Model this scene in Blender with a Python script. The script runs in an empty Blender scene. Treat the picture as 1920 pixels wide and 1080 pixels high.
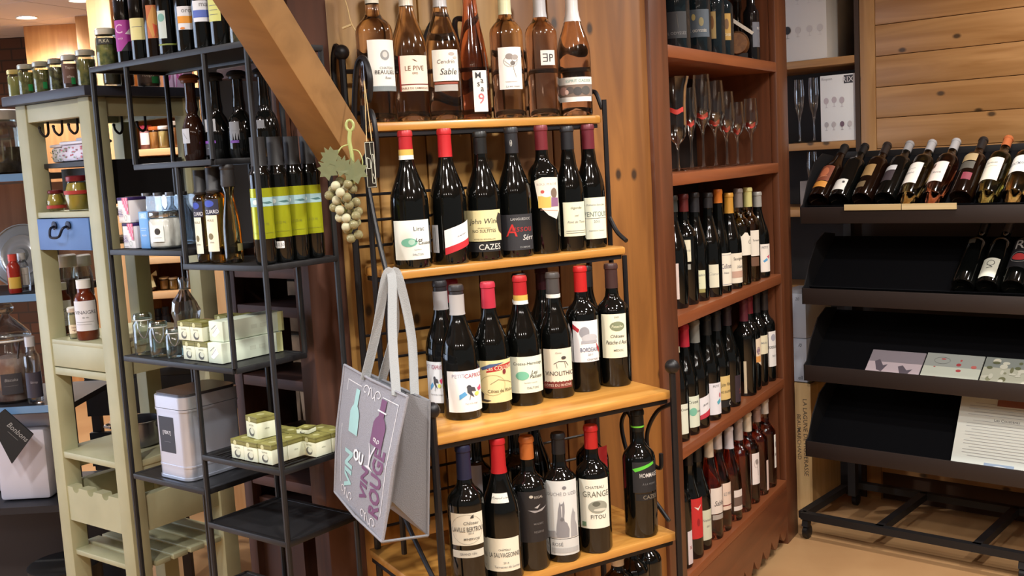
import bpy, bmesh, math, random
from mathutils import Vector, Matrix
random.seed(7)
scene = bpy.context.scene
COL = scene.collection
# ------------------------------------------------------------------ camera
F = 2000.0                      # focal length in pixels of the 1920x1080 frame
PITCH, ROLL, EYE = math.radians(6.84), math.radians(3.2), Vector((0, 0, 1.45))
_fw = Vector((0, math.cos(PITCH), -math.sin(PITCH)))
_u0 = Vector((0, math.sin(PITCH), math.cos(PITCH)))
_r0 = Vector((1, 0, 0))
_cx = math.cos(ROLL) * _r0 - math.sin(ROLL) * _u0
_cy = math.sin(ROLL) * _r0 + math.cos(ROLL) * _u0
cam_d = bpy.data.cameras.new('camera')
cam_d.sensor_fit = 'HORIZONTAL'; cam_d.sensor_width = 36.0
cam_d.lens = F * 36.0 / 1920.0
cam_d.clip_start = 0.05; cam_d.clip_end = 60
cam = bpy.data.objects.new('camera', cam_d); COL.objects.link(cam)
cam.matrix_world = Matrix(((_cx.x, _cy.x, -_fw.x, EYE.x), (_cx.y, _cy.y, -_fw.y, EYE.y),
                           (_cx.z, _cy.z, -_fw.z, EYE.z), (0, 0, 0, 1)))
scene.camera = cam
# ------------------------------------------------------------------ world, exposure
w = bpy.data.worlds.new('world'); scene.world = w; w.use_nodes = True
w.node_tree.nodes['Background'].inputs[0].default_value = (1.0, 0.96, 0.92, 1)
w.node_tree.nodes['Background'].inputs[1].default_value = 0.16
scene.view_settings.view_transform = 'Standard'; scene.view_settings.look = 'None'
scene.view_settings.exposure = 0.0; scene.view_settings.gamma = 1.0
scene.view_settings.use_curve_mapping = False
scene.cycles.max_bounces = 10; scene.cycles.transparent_max_bounces = 16
scene.cycles.transmission_bounces = 8; scene.cycles.glossy_bounces = 4; scene.cycles.diffuse_bounces = 3
scene.cycles.caustics_reflective = False; scene.cycles.caustics_refractive = False
scene.cycles.sample_clamp_indirect = 4.0
CEIL = 2.5
LAMP_W = 67.0
# ------------------------------------------------------------------ pixel -> place
def ray(x, y): return _cx * ((x - 960) / F) - _cy * ((y - 540) / F) + _fw
def atz(x, y, z): d = ray(x, y); return EYE + d * ((z - EYE.z) / d.z)
def aty(x, y, Y): d = ray(x, y); return EYE + d * (Y / d.y)
def onpl(x, y, p, n):
    d = ray(x, y); return EYE + d * ((p[0] * n[0] + p[1] * n[1]) / (d.x * n[0] + d.y * n[1]))
def proj(p):
    v = Vector(p) - EYE; z = v.dot(_fw)
    return 960 + F * v.dot(_cx) / z, 540 - F * v.dot(_cy) / z
def zat(cx, cy, y):
    lo, hi = -0.5, 3.0
    for _ in range(40):
        m = (lo + hi) / 2
        if proj((cx, cy, m))[1] > y: lo = m
        else: hi = m
    return lo
# ------------------------------------------------------------------ materials
def lin(c):
    return tuple(((v / 255) / 12.92 if v / 255 <= 0.04045 else ((v / 255 + 0.055) / 1.055) ** 2.4) for v in c[:3]) + (1,)
_M = {}
def mat(c, rough=0.6, metal=0.0, **kw):
    key = (tuple(c), rough, metal, tuple(sorted(kw.items())))
    if key in _M: return _M[key]
    m = bpy.data.materials.new('paint'); m.use_nodes = True
    nt = m.node_tree; b = nt.nodes['Principled BSDF']
    b.inputs['Base Color'].default_value = lin(c); b.inputs['Roughness'].default_value = rough
    b.inputs['Metallic'].default_value = metal
    if 'coat' in kw: b.inputs['Coat Weight'].default_value = kw['coat']; b.inputs['Coat Roughness'].default_value = 0.05
    if 'spec' in kw: b.inputs['Specular IOR Level'].default_value = kw['spec']
    if 'trans' in kw: b.inputs['Transmission Weight'].default_value = kw['trans']
    if 'ior' in kw: b.inputs['IOR'].default_value = kw['ior']
    if 'emit' in kw:
        b.inputs['Emission Color'].default_value = lin(c); b.inputs['Emission Strength'].default_value = kw['emit']
    if 'noise' in kw:          # mottled second colour: noise=(scale, (r,g,b))
        s, c2 = kw['noise']
        tc = nt.nodes.new('ShaderNodeTexCoord'); n = nt.nodes.new('ShaderNodeTexNoise'); r = nt.nodes.new('ShaderNodeValToRGB')
        n.inputs['Scale'].default_value = s; n.inputs['Detail'].default_value = 4
        r.color_ramp.elements[0].position = 0.4; r.color_ramp.elements[1].position = 0.62
        r.color_ramp.elements[0].color = lin(c); r.color_ramp.elements[1].color = lin(c2)
        nt.links.new(tc.outputs['Object'], n.inputs['Vector']); nt.links.new(n.outputs['Fac'], r.inputs['Fac'])
        nt.links.new(r.outputs['Color'], b.inputs['Base Color'])
    if 'bump' in kw:
        s, a = kw['bump']
        tc = nt.nodes.new('ShaderNodeTexCoord'); n = nt.nodes.new('ShaderNodeTexNoise'); bp = nt.nodes.new('ShaderNodeBump')
        n.inputs['Scale'].default_value = s; bp.inputs['Strength'].default_value = a; bp.inputs['Distance'].default_value = 0.004
        nt.links.new(tc.outputs['Object'], n.inputs['Vector']); nt.links.new(n.outputs['Fac'], bp.inputs['Height'])
        nt.links.new(bp.outputs['Normal'], b.inputs['Normal'])
    _M[key] = m
    return m
def wood(c1, c2, axis='x', scale=14, rough=0.45, knots=False, coat=0.15):
    key = ('wood', c1, c2, axis, scale, rough, knots, coat)
    if key in _M: return _M[key]
    m = bpy.data.materials.new('wood'); m.use_nodes = True
    nt = m.node_tree; N = nt.nodes; L = nt.links; b = N['Principled BSDF']
    tc = N.new('ShaderNodeTexCoord'); mp = N.new('ShaderNodeMapping'); oi = N.new('ShaderNodeObjectInfo')
    add = N.new('ShaderNodeVectorMath'); add.operation = 'ADD'
    mul = N.new('ShaderNodeVectorMath'); mul.operation = 'SCALE'; mul.inputs['Scale'].default_value = 9.0
    cmb = N.new('ShaderNodeCombineXYZ')
    for k in 'XYZ': L.new(oi.outputs['Random'], cmb.inputs[k])
    L.new(cmb.outputs[0], mul.inputs[0]); L.new(tc.outputs['Object'], add.inputs[0]); L.new(mul.outputs[0], add.inputs[1])
    L.new(add.outputs[0], mp.inputs['Vector'])
    s = {'x': (.07, 1, 1), 'y': (1, .07, 1), 'z': (1, 1, .07)}[axis]
    mp.inputs['Scale'].default_value = [v * scale for v in s]
    n = N.new('ShaderNodeTexNoise'); n.inputs['Scale'].default_value = 1.6; n.inputs['Detail'].default_value = 5
    n.inputs['Distortion'].default_value = 1.2
    L.new(mp.outputs['Vector'], n.inputs['Vector'])
    r = N.new('ShaderNodeValToRGB'); r.color_ramp.elements[0].position = 0.33; r.color_ramp.elements[1].position = 0.66
    r.color_ramp.elements[0].color = lin(c1); r.color_ramp.elements[1].color = lin(c2)
    L.new(n.outputs['Fac'], r.inputs['Fac'])
    out = r.outputs['Color']
    if knots:
        v = N.new('ShaderNodeTexVoronoi'); v.inputs['Scale'].default_value = 5.2
        mp2 = N.new('ShaderNodeMapping'); mp2.inputs['Scale'].default_value = [0.75 if 'xyz'[i] == axis else 1.25 for i in range(3)]
        v.voronoi_dimensions = '2D'; sx = N.new('ShaderNodeSeparateXYZ'); cb_ = N.new('ShaderNodeCombineXYZ'); ad = N.new('ShaderNodeMath')
        L.new(add.outputs[0], mp2.inputs['Vector']); L.new(mp2.outputs['Vector'], sx.inputs[0]); L.new(sx.outputs['X'], ad.inputs[0]); L.new(sx.outputs['Y'], ad.inputs[1])
        L.new(ad.outputs[0], cb_.inputs['X']); L.new(sx.outputs['Z'], cb_.inputs['Y']); L.new(cb_.outputs[0], v.inputs['Vector'])
        r2 = N.new('ShaderNodeValToRGB'); r2.color_ramp.elements[0].position = 0.035; r2.color_ramp.elements[1].position = 0.075
        r2.color_ramp.elements[0].color = (1, 1, 1, 1); r2.color_ramp.elements[1].color = (0, 0, 0, 1)
        L.new(v.outputs['Distance'], r2.inputs['Fac'])
        mx = N.new('ShaderNodeMix'); mx.data_type = 'RGBA'; mx.inputs['B'].default_value = lin([v_ * 0.5 for v_ in c1])
        L.new(r2.outputs['Color'], mx.inputs['Factor']); L.new(out, mx.inputs['A']); out = mx.outputs['Result']
    L.new(out, b.inputs['Base Color'])
    b.inputs['Roughness'].default_value = rough; b.inputs['Coat Weight'].default_value = coat; b.inputs['Coat Roughness'].default_value = 0.3
    bp = N.new('ShaderNodeBump'); bp.inputs['Strength'].default_value = 0.15; bp.inputs['Distance'].default_value = 0.002
    L.new(n.outputs['Fac'], bp.inputs['Height']); L.new(bp.outputs['Normal'], b.inputs['Normal'])
    _M[key] = m
    return m
def thin_glass(tint=(235, 240, 240), refl=0.9, base=0.05):
    key = ('thin', tint, refl, base)
    if key in _M: return _M[key]
    m = bpy.data.materials.new('clear_glass'); m.use_nodes = True
    nt = m.node_tree; N = nt.nodes; L = nt.links
    N.remove(N['Principled BSDF']); o = N['Material Output']
    t = N.new('ShaderNodeBsdfTransparent'); t.inputs[0].default_value = lin(tint)
    g = N.new('ShaderNodeBsdfGlossy'); g.inputs['Roughness'].default_value = 0.09; g.inputs[0].default_value = (refl,) * 3 + (1,)
    lw = N.new('ShaderNodeLayerWeight'); lw.inputs['Blend'].default_value = 0.22
    mr = N.new('ShaderNodeMapRange'); mr.inputs['To Min'].default_value = base; mr.inputs['To Max'].default_value = 0.75
    mx = N.new('ShaderNodeMixShader')
    L.new(lw.outputs['Fresnel'], mr.inputs['Value']); L.new(mr.outputs[0], mx.inputs[0])
    L.new(t.outputs[0], mx.inputs[1]); L.new(g.outputs[0], mx.inputs[2]); L.new(mx.outputs[0], o.inputs['Surface'])
    _M[key] = m
    return m
def wine_glass(c, fill):
    """bottle full of light wine: one refracting body, tinted below the fill level (a fraction of height in metres)"""
    key = ('wine', c, round(fill, 3))
    if key in _M: return _M[key]
    m = bpy.data.materials.new('wine'); m.use_nodes = True
    nt = m.node_tree; N = nt.nodes; L = nt.links; b = N['Principled BSDF']
    b.inputs['Transmission Weight'].default_value = 1.0; b.inputs['Roughness'].default_value = 0.03; b.inputs['IOR'].default_value = 1.34; b.inputs['Coat Weight'].default_value = 0.6; b.inputs['Coat Roughness'].default_value = 0.1
    tc = N.new('ShaderNodeTexCoord'); sp = N.new('ShaderNodeSeparateXYZ'); gt = N.new('ShaderNodeMath'); gt.operation = 'GREATER_THAN'
    gt.inputs[1].default_value = fill
    mx = N.new('ShaderNodeMix'); mx.data_type = 'RGBA'
    mx.inputs['A'].default_value = lin(c); mx.inputs['B'].default_value = lin((235, 225, 205))
    L.new(tc.outputs['Object'], sp.inputs[0]); L.new(sp.outputs['Z'], gt.inputs[0]); L.new(gt.outputs[0], mx.inputs['Factor'])
    L.new(mx.outputs['Result'], b.inputs['Base Color'])
    _M[key] = m
    return m
BLACKGLASS = mat((9, 10, 9), 0.075, 0, spec=0.6)
BROWNGLASS = mat((20, 9, 5), 0.08, 0, spec=0.6)
IRON = mat((30, 28, 30), 0.42, 0.35, spec=0.5)
BLACKM = mat((20, 20, 23), 0.5, 0.05)
# ------------------------------------------------------------------ objects
def link(o, parent=None):
    COL.objects.link(o)
    if parent is not None: o.parent = parent
    return o
def tag(o, label=None, cat=None, group=None, kind=None):
    if label: o['label'] = label
    if cat: o['category'] = cat
    if group: o['group'] = group
    if kind: o['kind'] = kind
    return o
def thing(name, label, cat, loc=(0, 0, 0), rz=0.0, group=None):
    o = bpy.data.objects.new(name, None); o.empty_display_size = 0.05
    loc = Vector(loc)
    if loc.z > .02: loc.z += .0008
    o.location = loc; o.rotation_euler = (0, 0, rz)
    link(o); return tag(o, label, cat, group)
class MB:
    def __init__(s): s.v = []; s.f = []; s.m = []
    def add(s, vs, fs, mi=0):
        o = len(s.v); s.v += [tuple(p) for p in vs]; s.f += [tuple(i + o for i in f) for f in fs]; s.m += [mi] * len(fs); return s
    def box(s, x0, y0, z0, x1, y1, z1, mi=0):
        return s.hexa([(x0, y0, z0), (x1, y0, z0), (x1, y1, z0), (x0, y1, z0), (x0, y0, z1), (x1, y0, z1), (x1, y1, z1), (x0, y1, z1)], mi)
    def hexa(s, p, mi=0):
        return s.add(p, [(3, 2, 1, 0), (4, 5, 6, 7), (0, 1, 5, 4), (1, 2, 6, 5), (2, 3, 7, 6), (3, 0, 4, 7)], mi)
    def bar(s, a, b, w, h=None, up=(0, 0, 1), mi=0):
        a = Vector(a); b = Vector(b); h = h or w; d = (b - a).normalized(); up = Vector(up)
        if abs(d.dot(up)) > 0.98: up = Vector((0, 1, 0))
        x = d.cross(up).normalized() * w / 2; y = x.cross(d).normalized() * h / 2
        return s.hexa([a - x - y, a + x - y, a + x + y, a - x + y, b - x - y, b + x - y, b + x + y, b - x + y], mi)
    def tube(s, pts, r, seg=8, mi=0, closed=False):
        pts = [Vector(p) for p in pts]; n = len(pts); rs = r if isinstance(r, (list, tuple)) else [r] * n
        vs = []; up = Vector((0.13, 0.27, 0.95)).normalized(); X = None
        for i, p in enumerate(pts):
            d = (pts[(i + 1) % n] - pts[i - 1]) if closed else (pts[min(i + 1, n - 1)] - pts[max(i - 1, 0)])
            d = d.normalized() if d.length > 1e-9 else Vector((0, 0, 1))
            if X is None:
                X = d.cross(up)
                if X.length < .05: X = d.cross(Vector((1, 0, 0)))
            X = (X - d * X.dot(d)).normalized()
            Y = d.cross(X)
            for k in range(seg):
                a = 2 * math.pi * k / seg
                vs.append(p + X * math.cos(a) * rs[i] + Y * math.sin(a) * rs[i])
        fs = []
        for i in range(n if closed else n - 1):
            j = (i + 1) % n
            for k in range(seg):
                l = (k + 1) % seg
                fs.append((i * seg + k, i * seg + l, j * seg + l, j * seg + k))
        if not closed:
            fs.append(tuple(reversed(range(seg)))); fs.append(tuple((n - 1) * seg + k for k in range(seg)))
        return s.add(vs, fs, mi)
    def lathe(s, prof, seg=32, c=(0, 0, 0), mi=0, M=None):
        vs = []; fs = []; rings = []
        for r, z in prof:
            if r < 1e-6:
                rings.append([len(vs)]); vs.append(Vector((0, 0, z)))
            else:
                rings.append(list(range(len(vs), len(vs) + seg)))
                vs += [Vector((r * math.cos(2 * math.pi * k / seg), r * math.sin(2 * math.pi * k / seg), z)) for k in range(seg)]
        for A, B in zip(rings, rings[1:]):
            for k in range(seg):
                l = (k + 1) % seg
                if len(A) == 1 and len(B) == 1: continue
                if len(A) == 1: fs.append((A[0], B[l], B[k]))
                elif len(B) == 1: fs.append((A[k], A[l], B[0]))
                else: fs.append((A[k], A[l], B[l], B[k]))
        vs = [(M @ p if M else p) + Vector(c) for p in vs]
        return s.add(vs, fs, mi)
    def ball(s, c, r, seg=14, mi=0, sz=1.0):
        n = 8
        return s.lathe([(r * math.sin(math.pi * i / n), -r * sz * math.cos(math.pi * i / n)) for i in range(n + 1)], seg, c, mi)
    def prism(s, poly, a, b, f=lambda x, y, t: (x, t, y), mi=0):
        n = len(poly); vs = [f(x, y, a) for x, y in poly] + [f(x, y, b) for x, y in poly]
        return s.add(vs, [tuple(range(n)), tuple(reversed(range(n, 2 * n)))] + [(i, i + n, (i + 1) % n + n, (i + 1) % n) for i in range(n)], mi)
    def quad(s, a, b, c, d, nx=1, ny=1, fn=None, mi=0):
        a, b, c, d = map(Vector, (a, b, c, d)); vs = []
        for j in range(ny + 1):
            for i in range(nx + 1):
                u, t = i / nx, j / ny
                p = (a * (1 - u) + b * u) * (1 - t) + (d * (1 - u) + c * u) * t
                vs.append(p + fn(u, t) if fn else p)
        return s.add(vs, [(j * (nx + 1) + i, j * (nx + 1) + i + 1, (j + 1) * (nx + 1) + i + 1, (j + 1) * (nx + 1) + i) for j in range(ny) for i in range(nx)], mi)
    def mesh(s, name, mats, bevel=0.0, smooth=True, angle=38, fix=True):
        me = bpy.data.meshes.new(name); me.from_pydata(s.v, [], s.f)
        for m in (mats if isinstance(mats, (list, tuple)) else [mats]): me.materials.append(m)
        me.polygons.foreach_set('material_index', s.m)
        if fix or bevel:
            bm = bmesh.new(); bm.from_mesh(me)
            if fix: bmesh.ops.recalc_face_normals(bm, faces=bm.faces)
            if bevel:
                bmesh.ops.bevel(bm, geom=[e for e in bm.edges if e.is_manifold and e.calc_face_angle(0) > 0.6], offset=bevel, segments=2, profile=0.5, affect='EDGES', clamp_overlap=True)
            bm.to_mesh(me); bm.free()
        if smooth:
            me.shade_smooth(); me.set_sharp_from_angle(angle=math.radians(angle))
        return me
    def build(s, name, mats, parent=None, bevel=0.0, smooth=True, angle=38, label=None, loc=None, fix=True):
        o = bpy.data.objects.new(name, s.mesh(name, mats, bevel, smooth, angle, fix)); link(o, parent)
        if label: o['label'] = label
        if loc is not None: o.location = loc
        return o
def inst(name, me, parent, loc=(0, 0, 0), rot=(0, 0, 0), sc=None):
    o = bpy.data.objects.new(name, me); link(o, parent); o.location = loc; o.rotation_euler = rot
    if sc: o.scale = sc
    return o
def bez(P, n=10):
    """smooth curve through control points (Catmull-Rom)"""
    P = [Vector(p) for p in P]; Q = [P[0] * 2 - P[1]] + P + [P[-1] * 2 - P[-2]]; out = []
    for i in range(1, len(Q) - 2):
        for k in range(n):
            t = k / n; a, b, c, d = Q[i - 1], Q[i], Q[i + 1], Q[i + 2]
            out.append(0.5 * ((2 * b) + (c - a) * t + (2 * a - 5 * b + 4 * c - d) * t * t + (3 * b - a - 3 * c + d) * t ** 3))
    return out + [P[-1]]
# ------------------------------------------------------------------ flat print (lettering, drawings) laid on a label
_txt = {}
def text_geo(body, shear=0.0, bold=0.003):
    k = (body, shear, bold)
    if k not in _txt:
        cu = bpy.data.curves.new('t', 'FONT'); cu.body = body; cu.size = 1.0; cu.shear = shear; cu.offset = bold; cu.resolution_u = 2
        o = bpy.data.objects.new('t', cu); me = bpy.data.meshes.new_from_object(o)
        vs = [(v.co.x, v.co.y) for v in me.vertices]; fs = [tuple(p.vertices) for p in me.polygons]
        bpy.data.objects.remove(o); bpy.data.curves.remove(cu); bpy.data.meshes.remove(me)
        _txt[k] = (vs, fs)
    return _txt[k]
def decal(name, parent, W, H, items, mapf, split=0.004):
    """items in label fractions: ('t',text,u,v,h,col[,shear[,stretch]]) ('r',u0,v0,u1,v1,col) ('e',u,v,ru,rv,col) ('p',[(u,v)..],col) ('l',[(u,v)..],width_m,col) ('o',u,v,ru,rv,width_m,col)"""
    bm = bmesh.new(); cols = []; lay = bm.faces.layers.int.new('c')
    def ci(c):
        if c not in cols: cols.append(c)
        return cols.index(c)
    def poly(pts, c, dep):
        try: f = bm.faces.new([bm.verts.new((x, y, dep)) for x, y in pts]); f.material_index = ci(c)
        except ValueError: pass
    for n, it in enumerate(items):
        dep = 0.00025 + 0.00012 * n; k = it[0]
        if k == 't':
            _, body, u, v, h, c = it[:6]; vs, fs = text_geo(body, it[6] if len(it) > 6 else 0.0, it[8] if len(it) > 8 else 0.003)
            if not vs: continue
            x0 = min(p[0] for p in vs); x1 = max(p[0] for p in vs); y0 = min(p[1] for p in vs); y1 = max(p[1] for p in vs)
            sy = h * H / max(y1 - y0, 1e-6); sx = sy * (it[7] if len(it) > 7 else 1.0)
            mw = 2 * min(u, 1 - u) * W * 0.96
            if (x1 - x0) * sx > mw: sx = mw / (x1 - x0)
            bv = [bm.verts.new(((px - (x0 + x1) / 2) * sx + u * W - W / 2, (py - (y0 + y1) / 2) * sy + v * H, dep)) for px, py in vs]
            for f in fs:
                try: g = bm.faces.new([bv[i] for i in f]); g.material_index = ci(c)
                except ValueError: pass
        elif k == 'r':
            _, a, b, c2, d, c = it; poly([((x - .5) * W, y * H) for x, y in ((a, b), (c2, b), (c2, d), (a, d))], c, dep)
        elif k == 'e':
            _, u, v, ru, rv, c = it
            poly([((u - .5 + ru * math.cos(t * math.pi / 10)) * W, (v + rv * math.sin(t * math.pi / 10)) * H) for t in range(20)], c, dep)
        elif k == 'p':
            poly([((x - .5) * W, y * H) for x, y in it[1]], it[2], dep)
        elif k in 'lo':
            if k == 'o':
                _, u, v, ru, rv, wd, c = it; P = [((u - .5 + ru * math.cos(t * math.pi / 10)) * W, (v + rv * math.sin(t * math.pi / 10)) * H) for t in range(21)]
            else:
                _, P, wd, c = it; P = [((x - .5) * W, y * H) for x, y in P]
            for (ax, ay), (bx, by) in zip(P, P[1:]):
                dx, dy = bx - ax, by - ay; l = math.hypot(dx, dy) or 1e-6; nx, ny = -dy / l * wd / 2, dx / l * wd / 2; ex, ey = dx / l * wd / 2, dy / l * wd / 2
                poly([(ax - ex + nx, ay - ey + ny), (ax - ex - nx, ay - ey - ny), (bx + ex - nx, by + ey - ny), (bx + ex + nx, by + ey + ny)], c, dep)
    bmesh.ops.triangulate(bm, faces=bm.faces[:])
    for _ in range(4):
        es = [e for e in bm.edges if abs(e.verts[0].co.x - e.verts[1].co.x) > split]
        if not es: break
        bmesh.ops.subdivide_edges(bm, edges=es, cuts=1); bmesh.ops.triangulate(bm, faces=[f for f in bm.faces if len(f.verts) > 3])
    for v in bm.verts: v.co = mapf(v.co.x, v.co.y, v.co.z)
    me = bpy.data.meshes.new(name); bm.to_mesh(me); bm.free()
    for c in cols: me.materials.append(mat(c, 0.6))
    o = bpy.data.objects.new(name, me); return link(o, parent)
def cyl_map(R, az, z0):
    def f(x, y, d):
        a = az + x / R; r = R + d
        return Vector((r * math.sin(a), -r * math.cos(a), z0 + y))
    return f
def flat_map(o, ex, ey):
    o, ex, ey = Vector(o), Vector(ex).normalized(), Vector(ey).normalized(); n = ex.cross(ey)
    return lambda x, y, d: o + ex * x + ey * y + n * d
# ------------------------------------------------------------------ bottles
def prof(shape, H, R):
    rn = 0.0145
    if shape == 'bordeaux':
        p = [(0, .012), (R * .55, .008), (R * .8, .001), (R * .93, 0), (R, .006), (R, .60 * H), (R * .985, .625 * H), (R * .91, .655 * H), (R * .75, .682 * H), (R * .56, .705 * H), (rn * 1.12, .735 * H), (rn, .78 * H), (rn * .96, .955 * H), (rn * 1.08, .96 * H), (rn * 1.08, .985 * H), (rn * .95, H), (0, H)]
    elif shape == 'burgundy':
        p = [(0, .02), (R * .5, .01), (R * .8, .001), (R * .94, 0), (R, .006), (R, .44 * H), (R * .985, .49 * H), (R * .93, .54 * H), (R * .82, .59 * H), (R * .68, .64 * H), (R * .55, .69 * H), (rn * 1.17, .75 * H), (rn * 1.02, .80 * H), (rn * .97, .955 * H), (rn * 1.08, .96 * H), (rn * 1.08, .985 * H), (rn * .95, H), (0, H)]
    elif shape == 'flute':
        p = [(0, .015), (R * .6, .006), (R * .93, 0), (R, .006), (R * .99, .30 * H), (R * .93, .40 * H), (R * .8, .5 * H), (R * .62, .6 * H), (R * .48, .7 * H), (rn, .8 * H), (rn * .9, .95 * H), (rn, .96 * H), (rn, .985 * H), (rn * .9, H), (0, H)]
    elif shape == 'oil':         # tall square-shouldered cylinder with a short neck
        p = [(0, .004), (R * .9, 0), (R, .005), (R, .70 * H), (R * .96, .725 * H), (R * .8, .745 * H), (rn * 1.15, .77 * H), (rn, .79 * H), (rn, H), (0, H)]
    elif shape == 'decanter':    # fat body, long thin neck
        p = [(0, .004), (R * .85, 0), (R, .012), (R * .98, .30 * H), (R * .9, .40 * H), (R * .7, .48 * H), (R * .45, .54 * H), (rn * .95, .60 * H), (rn * .8, .70 * H), (rn * .8, .9 * H), (rn * 1.2, .905 * H), (rn * 1.2, .93 * H), (rn * 1.5, .95 * H), (rn * 1.3, .985 * H), (rn * .8, H), (0, H)]
    elif shape == 'square':
        p = [(0, .004), (R * .92, 0), (R, .008), (R, .66 * H), (R * .95, .70 * H), (R * .7, .735 * H), (rn * 1.2, .76 * H), (rn, .78 * H), (rn, H), (0, H)]
    else:                        # 'pharmacy' jar: wide short neck
        p = [(0, .004), (R * .92, 0), (R, .008), (R, .62 * H), (R * .93, .70 * H), (R * .75, .76 * H), (R * .62, .79 * H), (R * .62, .85 * H), (R * .62, H), (0, H)]
    return p
def cut(p, z0, grow=0.0006, lip=True):
    """part of a profile above z0, grown outwards: the foil capsule"""
    out = []
    for (r0, a), (r1, b) in zip(p, p[1:]):
        if b <= z0: continue
        if not out:
            t = (z0 - a) / (b - a) if b > a else 0; out.append((r0 + (r1 - r0) * max(t, 0) + grow, max(a, z0)))
        out.append((r1 + grow if r1 > 0 else 0, b + (grow if b >= p[-1][1] - 1e-6 else 0)))
    return out
_bm = {}
def bottle_body(shape, H, R, m, root, seg=28):
    k = (shape, round(H, 3), round(R, 4), m.name)
    if k not in _bm: _bm[k] = MB().lathe(prof(shape, H, R), seg).mesh('glass', m, angle=50)
    return inst('glass', _bm[k], root)
ROUND = []
def bottle(label, loc, rz, H, R, shape='bordeaux', glass=None, cap=None, labels=(), group=None, name='wine_bottle', cat='bottle', bands=(), root=None, stop=None):
    if root is None: root = thing(name, label, cat, loc, rz, group)
    if loc is not None: ROUND.append((root, R))
    bottle_body(shape, H, R, glass or BLACKGLASS, root)
    p = prof(shape, H, R)
    if cap:
        c, zc = cap[0], cap[1]
        MB().lathe(cut(p, zc), 20).build('capsule', mat(c, *(cap[2] if len(cap) > 2 else (0.38, 0.15))), root)
    for (c, a, b) in bands:      # rings of paper or foil around the neck
        q = [x for x in cut(p, a, 0.0011) if x[1] <= b]
        rb = q[-1][0]; q = q + [(rb, b)]
        MB().lathe(q, 20).build('neck_band', mat(c, 0.5), root)
    for L in labels:
        az, half, z0, z1, col = L['az'], L['half'], L['z0'], L['z1'], L['col']
        def r_at(z):
            for (r0, a), (r1, b) in zip(p, p[1:]):
                if a <= z <= b and b > a: return r0 + (r1 - r0) * (z - a) / (b - a)
            return R
        Rl = min(R, r_at((z0 + z1) / 2)) + 0.0005
        W = 2 * half * Rl; hh = z1 - z0
        if 'poly' in L:
            lo = decal('label', root, W, hh, [('p', L['poly'], col)], cyl_map(Rl, az, z0))
        else:
            mb = MB(); nx = max(4, int(half * 10)); tilt = L.get('tilt', 0.0)
            P = []
            for j in range(2):
                for i in range(nx + 1):
                    x = (i / nx - .5) * W; a = az + x / Rl
                    zz = z0 + j * hh + tilt * x
                    rr = Rl if not L.get('cone') else r_at(zz) + .0006
                    P.append((rr * math.sin(a), -rr * math.cos(a), zz))
            mb.add(P, [(i, i + 1, i + nx + 2, i + nx + 1) for i in range(nx)])
            lo = mb.build('label', mat(col, L.get('rough', 0.55), L.get('metal', 0.0)), root, fix=False)
        if L.get('art'):
            base = cyl_map(Rl, az, z0); tl = L.get('tilt', 0.0)
            decal('print', lo, W, hh, L['art'], (lambda x, y, d: base(x, y + tl * x, d)) if tl else base)
    return root
def face_cam(c): return math.atan2(-c[0], c[1])
def stand(x, y, z, ytop, R, pl=None):
    """base centre, yaw towards the camera and height of an upright round thing: (x,y) is its lowest contour pixel on a shelf of height z, or, with pl, its axis on a vertical plane"""
    if pl:
        c = onpl(x, y, *pl)
    else:
        c = atz(x, y, z)
        d = Vector((c.x, c.y, 0)).normalized(); c = c + d * R
    c.z = z
    H = zat(c.x, c.y, ytop) - z if ytop is not None else None
    return c, face_cam(c), H
def lab(c, z, R, box, col, art=None, **kw):
    """label patch from its pixel box (x0,x1,y0,y1) on an upright bottle at c"""
    x0, x1, y0, y1 = box
    d = Vector((c.x, c.y, 0)).normalized(); fr = Vector((c.x, c.y, 0)) - d * R; dist = math.hypot(fr.x, fr.y)
    za, zb = zat(fr.x, fr.y, y1), zat(fr.x, fr.y, y0)
    xa = proj((c.x, c.y, (za + zb) / 2))[0]; sc = math.hypot(c.x, c.y) / F
    s0, s1 = [max(-0.97, min(0.97, (x - xa) * sc / R)) for x in (x0, x1)]
    a0, a1 = math.asin(s0), math.asin(s1)
    return dict(az=(a0 + a1) / 2, half=(a1 - a0) / 2, z0=za - z, z1=zb - z, col=col, art=art, **kw)
# ================================================================== the room
class Fr:
    """plan frame: u along the front, v towards the back"""
    def __init__(s, o, rz): s.o = Vector((o[0], o[1])); s.rz = rz; s.d = Vector((math.cos(rz), math.sin(rz))); s.n = Vector((-math.sin(rz), math.cos(rz)))
    def P(s, u, v, z=0.0): p = s.o + s.d * u + s.n * v; return Vector((p.x, p.y, z))
    def pl(s, v): p = s.o + s.n * v; return ((p.x, p.y), (s.n.x, s.n.y))
    def uvz(s, w): q = Vector((w.x, w.y)) - s.o; return q.dot(s.d), q.dot(s.n), w.z
    def at(s, x, y, v): return s.uvz(onpl(x, y, *s.pl(v)))
RACK = Fr((-0.175, 2.0445), math.radians(30.0))
CAB = Fr((0.44, 2.90), math.atan2(.856, .517))
DISP = Fr((1.04, 3.80), math.atan2(-.5, .57))
TIER = Fr((-0.905, 2.417), math.atan2(-.613, .79))
_N = atz(160, 160, 1.70); CREAMW = 0.385
CREAM = Fr((_N.x - .8 * CREAMW, _N.y + .6 * CREAMW), math.atan2(-.6, .8))
def struct(o): o['kind'] = 'structure'; return o
OAK = wood((176, 118, 48), (206, 150, 74), 'x', 16, 0.32, coat=0.4)
# floor
FLOORM = mat((204, 160, 112), 0.38, 0, noise=(3.0, (194, 148, 102)), coat=0.15)
struct(MB().box(-7, -4, -0.06, 6, 9.5, 0).build('floor', FLOORM))
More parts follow.
